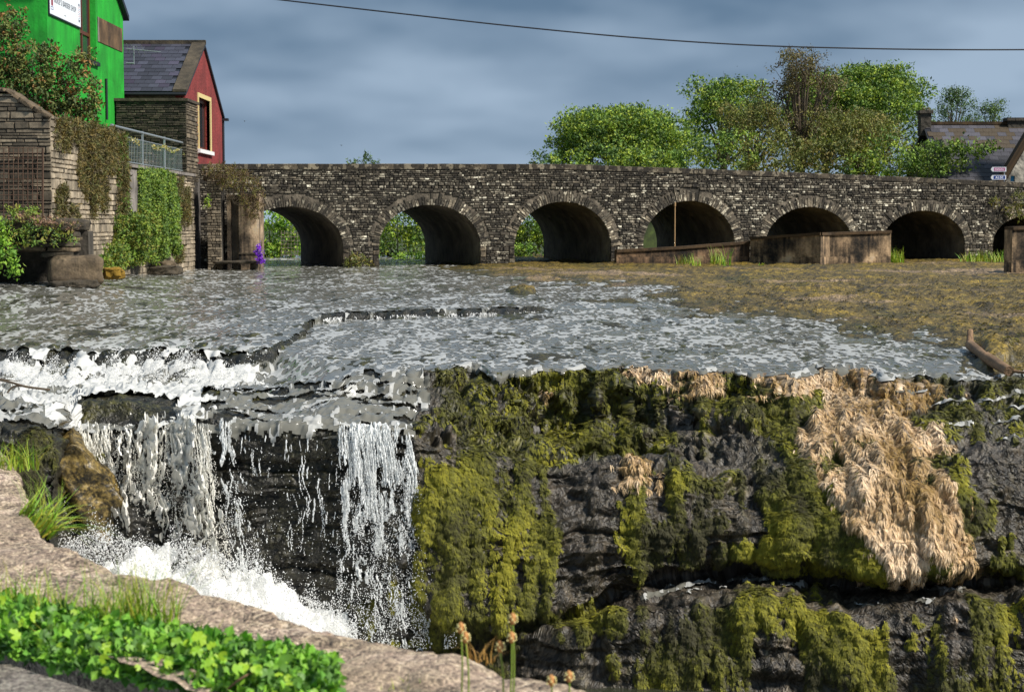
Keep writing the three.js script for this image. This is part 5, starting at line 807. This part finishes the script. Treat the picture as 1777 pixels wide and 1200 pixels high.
// ------------------------------------------------------------------ falling water: threads, sheets and drops
M.white_water = new THREE.MeshPhysicalMaterial({ name: 'white_water', color: 0xffffff, roughness: 0.35, ior: 1.33, transmission: 0.15, thickness: 0 });
{
  const drop = (() => { const g = new THREE.IcosahedronGeometry(1, 1), p = g.attributes.position; for (let i = 0; i < p.count; i++) { const y = p.getY(i), k = y > 0 ? 1 - 0.6 * y : 1; p.setXYZ(i, p.getX(i) * k, y, p.getZ(i) * k); } g.computeVertexNormals(); return g; })();
  const o = new THREE.Object3D(), c = new THREE.Color();
  function drops(name, label, list, tint) {
    const m = new THREE.InstancedMesh(drop, M.white_water, list.length), r = rng(list.length);
    list.forEach(([v, w, h, a], i) => { o.position.copy(v); o.rotation.set((r() - 0.5) * 0.9, 0, a === undefined ? (r() - 0.5) * 0.7 : a); o.scale.set(w, h, w * 0.8); o.updateMatrix(); m.setMatrixAt(i, o.matrix); const f = 0.85 + r() * 0.15; c.setRGB(tint[0] * f, tint[1] * f, tint[2] * f); m.setColorAt(i, c); });
    m.name = numbered(name); m.userData.kind = 'structure'; tag(m, label, 'water'); m.castShadow = m.receiveShadow = true; scene.add(m);
  }
  // braided threads that break into beads on the way down; edges: left and right bearing at the lip and at the foot
  function fall(edges, rows, threads, seed, hold, size, out, beads) {
    const r = rng(seed), list = [], zAt = (px, v) => { const lip = cliffAt(px, 5.2); return Math.min(lip[0] - 0.04, lip[0] - 0.06 - out * Math.sqrt(v)); };
    for (let k = 0; k < threads; k++) {
      const u = clamp(r() + (r() - 0.5) * 0.04), h = (rows[1] - rows[0]), from = k % 3 ? r() * 0.92 : r() * 0.08, to = Math.min(1, from + (k % 3 ? 0.06 + 0.24 * r() : 0.15 + 0.6 * r())), drift = (r() - 0.5) * 26, w0 = size * (0.5 + 1.1 * r() * r()), dz = r() * 0.14;
      for (let v = from; v < to; v += 0.006 + 0.010 * r()) {
        let px = mix(mix(edges[0][0], edges[1][0], v), mix(edges[0][1], edges[1][1], v), u); const py = rows[0] + h * v, spread = Math.min(1, v * 2.2);
        px += drift * (v - from) + spread * (13 * noise(px * 0.045, py * 0.016, seed + 0.5) + 9 * noise(px * 0.11, py * 0.040, seed + 3.5) + 3.5 * noise(k * 3.1, py * 0.07, 1.5));
        const n = fbm(px * 0.05, py * 0.016, seed + 8.5, 3), m = noise(k * 1.7, py * 0.05, seed + 2.5); if (n + m * 0.35 < hold + 0.10 * v - 0.25 * Math.max(0, 0.2 - v) * 5 * 0.3) continue;
        const w = w0 * (0.6 + 0.7 * r()); list.push([spot(px + (r() - 0.5) * 1.6, py, zAt(px, v) - dz), w, w * mix(4.2, 2.2, spread) * (0.7 + 0.6 * r()), 0.5 * noise(px * 0.13, py * 0.035, seed + 5.5) * spread]);
      }
    }
    for (let k = 0; k < beads; k++) { const v = Math.sqrt(r()), u = r(), px = mix(mix(edges[0][0] - 4, edges[1][0] - 10, v), mix(edges[0][1] + 2, edges[1][1] + 8, v), u), py = mix(rows[0], rows[1], v), s = size * (0.25 + 0.5 * r()); if (noise(px * 0.06, py * 0.02, seed + 11.5) < -0.15) continue; list.push([spot(px, py, zAt(px, v) - r() * 0.3), s, s * (1 + r())]); }
    return list;
  }
  drops('waterfall', 'white curtain of falling water standing clear of the green mossy face', fall([[588, 706], [594, 790]], [738, 1125], 700, 3, -0.03, 0.009, 0.55, 7000), [0.88, 0.90, 0.89]);
  drops('waterfall', 'thin broken strings of water down the dark face between the two falls', [...fall([[380, 402], [392, 452]], [726, 1010], 110, 9, -0.05, 0.010, 0.35, 900), ...fall([[402, 590], [395, 600]], [745, 1060], 150, 13, 0.14, 0.009, 0.3, 900)], [0.88, 0.90, 0.89]);
  drops('waterfall', 'broad creamy broken fall beside the dark rock', [...fall([[205, 360], [175, 400]], [735, 1000], 330, 17, -0.05, 0.0095, 0.6, 9000), ...fall([[116, 225], [118, 300]], [742, 990], 200, 21, 0.02, 0.009, 0.55, 5000), ...fall([[140, 178], [185, 250]], [752, 985], 120, 23, -0.25, 0.012, 0.6, 500)], [0.92, 0.90, 0.82]);
  // the unbroken part of each fall: a torn, wrinkled sheet
  function sheet(label, edges, rows, seed, out, tear, tint, bulge, rough) {
    const C = 150, R = 170, pos = [], idx = [], on = [];
    for (let j = 0; j < R; j++) for (let i = 0; i < C; i++) {
      const u = i / (C - 1), v = j / (R - 1); let px = mix(mix(edges[0][0], edges[1][0], v), mix(edges[0][1], edges[1][1], v), u); const py = mix(rows[0], rows[1], v), sp = Math.min(1, v * 2); px += sp * (10 * noise(px * 0.045, py * 0.016, seed + 0.5) + 6 * noise(px * 0.11, py * 0.04, seed + 3.5));
      const lip = cliffAt(px, 5.2), a = fbm(px * 0.10, py * 0.018, seed + 5.5, 4), b = fbm(px * 0.35, py * 0.10, seed + 2.5, 3), Z = Math.min(lip[0] - 0.03, lip[0] - 0.05 - out * Math.sqrt(v)) - (a * bulge + b * rough * (0.4 + v)); const p = spot(px, py, Z), c = fbm(p.x * 9, p.y * 6, seed, 3); pos.push(p.x + c * rough * 0.7, p.y + b * rough * 0.8, p.z + c * rough);
      const rim = Math.min(u, 1 - u) * 6; on.push(a + b * 0.75 > tear + 0.10 * v + 0.35 * Math.max(0, 1 - rim));
    }
    for (let j = 0; j < R - 1; j++) for (let i = 0; i < C - 1; i++) { const a = j * C + i; if (on[a] && on[a + 1] && on[a + C] && on[a + C + 1]) idx.push(a, a + C, a + 1, a + 1, a + C, a + C + 1); }
    const g = new THREE.BufferGeometry(); g.setAttribute('position', new THREE.Float32BufferAttribute(pos, 3)); g.setIndex(idx); g.computeVertexNormals();
    const m = struct('falling_water', g, new THREE.MeshPhysicalMaterial({ name: 'falling_water', color: new THREE.Color().setRGB(...tint), roughness: 0.4, ior: 1.33, transmission: 0.22, thickness: 0, side: THREE.DoubleSide }), label, 'water');
  }
  sheet('torn white sheet of water in the fall beside the mossy face', [[588, 706], [592, 792]], [735, 1130], 3, 0.5, 0.06, [0.88, 0.9, 0.89], 0.14, 0.12);
  sheet('thick creamy sheet of the broad fall pouring into the foam', [[205, 362], [165, 415]], [722, 1010], 17, 0.75, -0.07, [0.92, 0.905, 0.84], 0.45, 0.26);
  sheet('thin creamy sheet sliding off the tilted slab', [[116, 225], [140, 300]], [738, 1000], 21, 0.55, 0.05, [0.92, 0.905, 0.84], 0.3, 0.2);
  // spray and splash
  const r = rng(5), sp = [];
  for (let k = 0; k < 26000; k++) { const u = r(), px = mix(100, 620, u), top = table([[100, 930], [180, 905], [250, 925], [350, 935], [450, 972], [520, 1015], [580, 1040], [620, 1075]], px), py = top + 18 + r() * 120 - 50 * r() * r() * (0.6 + 0.8 * noise(px * 0.05, 2, 3)), s = 0.004 + 0.014 * r() * r() * r(); sp.push([spot(px, py, 25.0 - r() * 1.1), s, s * (0.8 + r())]); }
  for (let k = 0; k < 26000; k++) { const px = -40 + 500 * r(), e = table(EDGE, px), n = fbm(px * 0.03, 1.5, 2.5, 3); if (r() > (0.5 + n * 1.4) * sstep(470, 360, px)) continue; const z = e - 0.15 - r() * (1 + 2 * r()), hgt = -2.95 + Math.abs(n) * 0.5 * r() + 0.75 * r() * r() * (0.6 + n), s = 0.004 + 0.014 * r() * r() * r(); sp.push([place(px, z, hgt), s, s * (0.8 + r())]); }
  for (let k = 0; k < 900; k++) { const px = 560 + 400 * r(), e = table(EDGE, px), n = noise(px * 0.06, 1.5, 4.5); if (n < 0.1 && r() > 0.12) continue; const v = r(), s = 0.006 + 0.01 * r(); sp.push([place(px, e - 0.32 - 0.2 * v, mix(-2.28, -2.42, v)), s, s * 2.6]); }
  drops('spray', 'white spray and splashes thrown up at the foot of the falls', sp, [0.9, 0.9, 0.88]);
}
// churned foam in the basin
{
  const C = 260, R = 110, pos = [], idx = [];
  for (let j = 0; j < R; j++) for (let i = 0; i < C; i++) {
    const px = mix(60, 680, i / (C - 1)), v = j / (R - 1), top = table([[60, 960], [120, 955], [180, 935], [250, 945], [350, 945], [450, 985], [520, 1025], [580, 1052], [640, 1100], [680, 1120]], px), Z = mix(26.2, 22.4, v), p = spot(px, top + v * 210, Z);
    const n = fbm(p.x * 1.6, p.y * 1.6, p.z * 1.6, 4), f = fbm(p.x * 7, p.y * 7, p.z * 7, 3), g = fbm(p.x * 22, p.y * 22, p.z * 22, 2); pos.push(p.x + f * 0.10, p.y + (n * 0.42 + f * 0.24 + g * 0.07) * Math.min(1, v * 6 + 0.3), p.z + f * 0.16 + n * 0.25);
  }
  for (let j = 0; j < R - 1; j++) for (let i = 0; i < C - 1; i++) { const a = j * C + i; idx.push(a, a + C, a + 1, a + 1, a + C, a + C + 1); }
  const g = new THREE.BufferGeometry(); g.setAttribute('position', new THREE.Float32BufferAttribute(pos, 3)); g.setIndex(idx); g.computeVertexNormals();
  struct('foam', g, mat('foam', [0.86, 0.86, 0.83], 0.6), 'boiling white foam in the basin under the creamy fall', 'foam');
  const pool = new THREE.PlaneGeometry(60, 22, 1, 1); pool.rotateX(-Math.PI / 2); pool.translate(2, EYE - 7.0, -16); struct('pool_water', metricUv(pool), new THREE.MeshPhysicalMaterial({ name: 'pool_water', color: new THREE.Color().setRGB(0.03, 0.032, 0.02), roughness: 0.12, ior: 1.33, bumpMap: T.rock, bumpScale: 0.05 }));
}

// ------------------------------------------------------------------ the near bank: path, weeds and a broad coping over the drop
const RIM = [[1330, 1320], [1180, 1262], [1010, 1202], [900, 1166], [770, 1132], [640, 1102], [540, 1078], [450, 1052], [360, 1024], [280, 1004], [200, 984], [140, 966], [105, 948], [72, 922], [48, 890], [46, 850], [30, 815], [-5, 772], [-60, 725], [-150, 690]].map(([x, y]) => { const b = -(y - CENTRE_Y) / FOCAL, s = (0.06 - EYE) / (b * CP - SP); return new THREE.Vector3((x - CENTRE_X) / FOCAL * s, 0.06, -(b * SP + CP) * s); });
{
  const curve = new THREE.CatmullRomCurve3(RIM), A = 420, B = 60, pos = [], uv = [], idx = [], W = 0.85; const pts = curve.getSpacedPoints(A - 1);
  for (let i = 0; i < A; i++) {
    const t = curve.getTangentAt(i / (A - 1)), nrm = new THREE.Vector3(-t.z, 0, t.x); if (nrm.x > 0 && t.z > 0) nrm.negate(); const inward = new THREE.Vector3(t.z, 0, -t.x).normalize(); if (inward.x > 0) inward.negate();
    for (let j = 0; j < B; j++) {
      const p = pts[i].clone(); let nx;
      if (j < 34) { const q = 1 - j / 34; p.addScaledVector(inward, W * q * q); const e = fbm(p.x * 2.5, 1, p.z * 2.5, 4), f = fbm(p.x * 14, 2, p.z * 14, 4), w = q * W; p.y += e * 0.05 + f * 0.022 - 0.05 * Math.exp(-w * 14); }
      else { const q = (j - 33) / (B - 34); p.y -= 0.05 + q * q * 7.5; const e = fbm(p.x * 2 + p.y, p.y * 2, p.z * 2, 4); p.addScaledVector(inward, e * 0.12 * Math.min(1, q * 8) + 0.02 - 0.5 * q * 0.3); }
      const rag = 0.045 * fbm(pts[i].x * 5, 7, pts[i].z * 5, 4); p.addScaledVector(inward, rag); pos.push(p.x, p.y, p.z); uv.push(p.x + (j >= 34 ? 0 : 0), j >= 34 ? p.y : p.z);
    }
  }
  for (let i = 0; i < A - 1; i++) for (let j = 0; j < B - 1; j++) { const a = i * B + j; idx.push(a, a + B, a + 1, a + 1, a + B, a + B + 1); }
  const g = new THREE.BufferGeometry(); g.setAttribute('position', new THREE.Float32BufferAttribute(pos, 3)); g.setAttribute('uv', new THREE.Float32BufferAttribute(uv, 2)); g.setIndex(idx); g.computeVertexNormals();
  const bump = T.pebble.clone(); bump.colorSpace = THREE.NoColorSpace; bump.needsUpdate = true;
  tag(obj('bank_coping', g, mat('coping', [0.58, 0.47, 0.36], 0.95, { map: T.pebble, bumpMap: bump, bumpScale: 0.012 })), 'broad pinkish concrete coping along the near edge above the basin', 'coping');
  M.coping.side = THREE.DoubleSide;
  const path = new THREE.PlaneGeometry(14, 14, 4, 4); path.rotateX(-Math.PI / 2); path.translate(-9.6, 0.0, -2); const ground = new THREE.Shape([[-16, 6], [3.0, 6], [0.9, -2.5], [-0.35, -4.6], [-2.2, -6.3], [-3.6, -8.6], [-6.4, -13.5], [-16, -13.5]].map(([x, z]) => new THREE.Vector2(x, -z))); const gg = new THREE.ShapeGeometry(ground); gg.rotateX(-Math.PI / 2);
  const pb = T.pebble.clone(); pb.needsUpdate = true; struct('path', metricUv(gg), mat('gravel', [0.30, 0.28, 0.25], 0.95, { map: pb, bumpMap: bump, bumpScale: 0.01 }));
}
const onPath = (px, py, y = 0.05) => { const b = -(py - CENTRE_Y) / FOCAL, s = (y - EYE) / (b * CP - SP); return new THREE.Vector3((px - CENTRE_X) / FOCAL * s, y, -(b * SP + CP) * s); };
{
  // rounded, scalloped leaves
  const leafShape = lobes => { const n = 18, p = [0, 0, 0], idx = []; for (let k = 0; k <= n; k++) { const a = mix(-2.7, 2.7, k / n), r = 1 + 0.10 * Math.cos(a * lobes) - 0.18 * Math.max(0, Math.cos(a * 0.5) * 0) , x = Math.sin(a) * r, y = Math.cos(a) * r; p.push(x, y, 0.18 * (x * x + y * y) - 0.10 * Math.abs(Math.sin(a * lobes / 2))); } for (let k = 1; k <= n; k++) idx.push(0, k + 1, k); const g = new THREE.BufferGeometry(); g.setAttribute('position', new THREE.Float32BufferAttribute(p, 3)); g.setAttribute('uv', new THREE.Float32BufferAttribute(new Float32Array(p.length / 3 * 2), 2)); g.setIndex(idx); g.computeVertexNormals(); return g; };
  const shapes = [leafShape(5), leafShape(7), leafShape(3)];
  const greens = [[0.15, 0.34, 0.012], [0.22, 0.42, 0.015], [0.09, 0.23, 0.012], [0.30, 0.48, 0.015], [0.06, 0.16, 0.012]].map((c, i) => new THREE.MeshPhysicalMaterial({ name: 'weed_leaf_' + 'abcde'[i], color: new THREE.Color().setRGB(...c), roughness: 0.55, transmission: 0.25, thickness: 0, side: THREE.DoubleSide }));
  const r = rng(99), where = ['at the picture edge', 'under the first grass tuft', 'between the first two grass tufts', 'behind the second grass tuft', 'below the brightest grass tuft', 'just past the brightest grass tuft', 'at the middle of the weed band', 'with the palest leaves of the weed band', 'beside the brown stalk', 'just after the brown stalk', 'with two upright leaves', 'at the low end of the weed band'];
  where.forEach((w, k) => {
    const px = 5 + k * 46, py = 1112 + k * 9.5 + (k % 2) * 14, b = onPath(px, py, 0.01), t = thing('leafy_weed', 'bright green round leaved weed ' + w + ' by the path', 'weed', b.toArray(), 0, 'round leaved weeds along the path');
    for (let j = 0; j < 25; j++) { const a = r() * 6.28, q = Math.sqrt(r()), x = Math.cos(a) * q * 0.17, z = Math.sin(a) * q * 0.15, y = 0.03 + 0.13 * (1 - q * q * 0.7) * (0.4 + r() * 0.7), s = 0.009 + 0.016 * r() * r() + 0.003, m = obj('leaf', shapes[j % 3], greens[k === 7 ? [1, 3, 3][j % 3] : Math.floor(r() * 5)], t); m.position.set(x, y, z); m.rotation.set(-1.3 + r() * 1.3, (r() - 0.5) * 1.8, (r() - 0.5) * 3); m.scale.set(s * (0.8 + 0.4 * r()), s, s * (0.5 + 1.5 * r())); }
    const st = []; for (let j = 0; j < 10; j++) { const a = r() * 6.28; st.push(limb([0, 0, 0], [Math.cos(a) * 0.12, 0.06 + r() * 0.06, Math.sin(a) * 0.1], 0.0025, 0.0015, 4)); } obj('stalks', st, greens[2], t);
  });
  // the dense undergrowth between them
  const sp = []; for (let k = 0; k < 5200; k++) { const px = -60 + 640 * r(), c = 1100 + px * 0.195, py = c + (r() - 0.5) * 84, b = onPath(px, py, 0.01), h = 0.02 + 0.10 * r() * (1 - Math.pow((py - c) / 46, 2)); b.y += Math.max(0.01, h); sp.push([b, 0.5 + 0.7 * r()]); }
  const m = scatter('undergrowth', scene, spray(4, 0.035, 0.03, 31, -0.2, 0.9), sp, [[0.07, 0.20, 0.012], [0.11, 0.27, 0.014], [0.05, 0.13, 0.012], [0.15, 0.32, 0.015]], 13); m.name = numbered('undergrowth'); tag(m, 'low green undergrowth between path and coping', 'undergrowth');
  [['tall grass tuft at the picture edge beside the path', 12, 1088, 120, 0.27, 0.13], ['fine grass tuft second along the weed band', 75, 1092, 110, 0.25, 0.12], ['bright yellow green grass tuft in the middle of the weeds', 205, 1108, 190, 0.32, 0.13], ['leaning grass tuft reaching over the coping from the weeds', 262, 1112, 130, 0.32, 0.11], ['grass blades among the leaves at the middle of the weeds', 330, 1150, 90, 0.16, 0.16], ['grass blades among the leaves past the brown stalk', 450, 1180, 70, 0.13, 0.14], ['wispy grass at the path side near the picture edge', 120, 1120, 110, 0.15, 0.18], ['thin grass tuft past the low end of the weeds', 570, 1205, 34, 0.10, 0.08], ['sparse grass on the coping by the flower stalks', 690, 1215, 22, 0.09, 0.10]].forEach(([l, x, y, n, len, s], k) => { const q = obj('grass_tuft', blades(n, len, 0.0042, s, 60 + k, 0.7), M.grass); q.position.copy(onPath(x, y, 0.02)); tag(q, l, 'grass'); });
  M.dry_grass = new THREE.MeshPhysicalMaterial({ name: 'dry_grass', color: new THREE.Color().setRGB(0.55, 0.30, 0.06), roughness: 0.7, transmission: 0.2, thickness: 0, side: THREE.DoubleSide });
  [['dry straw coloured grass at the coping rim by the flower stalks', 835, 1150, 26, 0.12, 0.05], ['tiny tan tuft on the coping above the weeds', 570, 1112, 26, 0.035, 0.02], ['second tiny tan tuft on the coping', 505, 1118, 20, 0.03, 0.02]].forEach(([l, x, y, n, len, s], k) => { const g = blades(n, len, 0.002, s, 80 + k, 1.0); g.deleteAttribute('color'); const q = obj('grass_tuft', g, M.dry_grass); q.position.copy(onPath(x, y, 0.04)); tag(q, l, 'grass'); });
  [['orange and green grass clump on the bank edge by the dark rock', 22, 815, 130, 0.26, 0.16], ['yellow green grass hanging over the bank edge at the corner', 52, 905, 90, 0.24, 0.08], ['long dark grass leaning over the drop at the coping corner', 72, 925, 60, 0.34, 0.06]].forEach(([l, x, y, n, len, s], k) => { const q = obj('grass_tuft', blades(n, len, 0.004, s, 90 + k, 1.1), M.grass); q.position.copy(onPath(x, y, 0.03)); if (k) q.rotation.z = -0.7; tag(q, l, 'grass'); });
  mat('stem_green', [0.18, 0.26, 0.03], 0.7); mat('flower_head', [0.50, 0.24, 0.08], 0.8); mat('anther', [0.78, 0.70, 0.30], 0.7);
  [[800, 1215, 800, 1096, 'with a double head, first of the row'], [812, 1220, 808, 1112, 'short, close behind the double headed one'], [872, 1222, 868, 1128, 'bent, in the middle of the row'], [884, 1225, 888, 1112, 'with pale anthers, beside the tallest'], [890, 1225, 890, 1080, 'tallest of the row'], [955, 1230, 957, 1187, 'short, low past the tallest'], [985, 1232, 988, 1180, 'brown headed, last of the row']].forEach(([x0, y0, x1, y1, l]) => {
    const b = onPath(x0, y0, 0.05), top = spot(x1, y1, -b.z).sub(b), t = thing('plantain_stalk', 'plantain flower stalk on the coping, ' + l, 'flower', b.toArray(), 0, 'plantain stalks on the coping');
    obj('stem', tube([[0, -0.03, 0], [top.x * 0.3 + 0.004, top.y * 0.5, 0], top.toArray()], 0.0028, 8, 5), M.stem_green, t);
    const hd = new THREE.SphereGeometry(0.010, 10, 10); hd.scale(1, 1.9, 1); const p = hd.attributes.position; for (let i = 0; i < p.count; i++) { const f = 1 + 0.22 * noise(p.getX(i) * 400, p.getY(i) * 400, p.getZ(i) * 400); p.setXYZ(i, p.getX(i) * f, p.getY(i) * f, p.getZ(i) * f); } hd.computeVertexNormals(); hd.translate(top.x, top.y + 0.012, top.z); const h = obj('flower_head', hd, M.flower_head, t);
    const an = []; for (let k = 0; k < 12; k++) { const a = k * 0.55, s = new THREE.SphereGeometry(0.0032, 5, 4); s.translate(top.x + Math.cos(a) * 0.014, top.y + 0.012 + 0.010 * Math.sin(k * 2.1), top.z + Math.sin(a) * 0.014); an.push(s); } obj('anthers', an, M.anther, h);
  });
  { const t = obj('brown_stalk', tube([onPath(395, 1195, 0.06), onPath(420, 1175, 0.10), onPath(445, 1165, 0.10), onPath(470, 1172, 0.06)], 0.004, 14, 5), M.driftwood); tag(t, 'curved brown dry stalk lying across the weeds', 'stalk'); }
}

renderer.render(scene, camera);
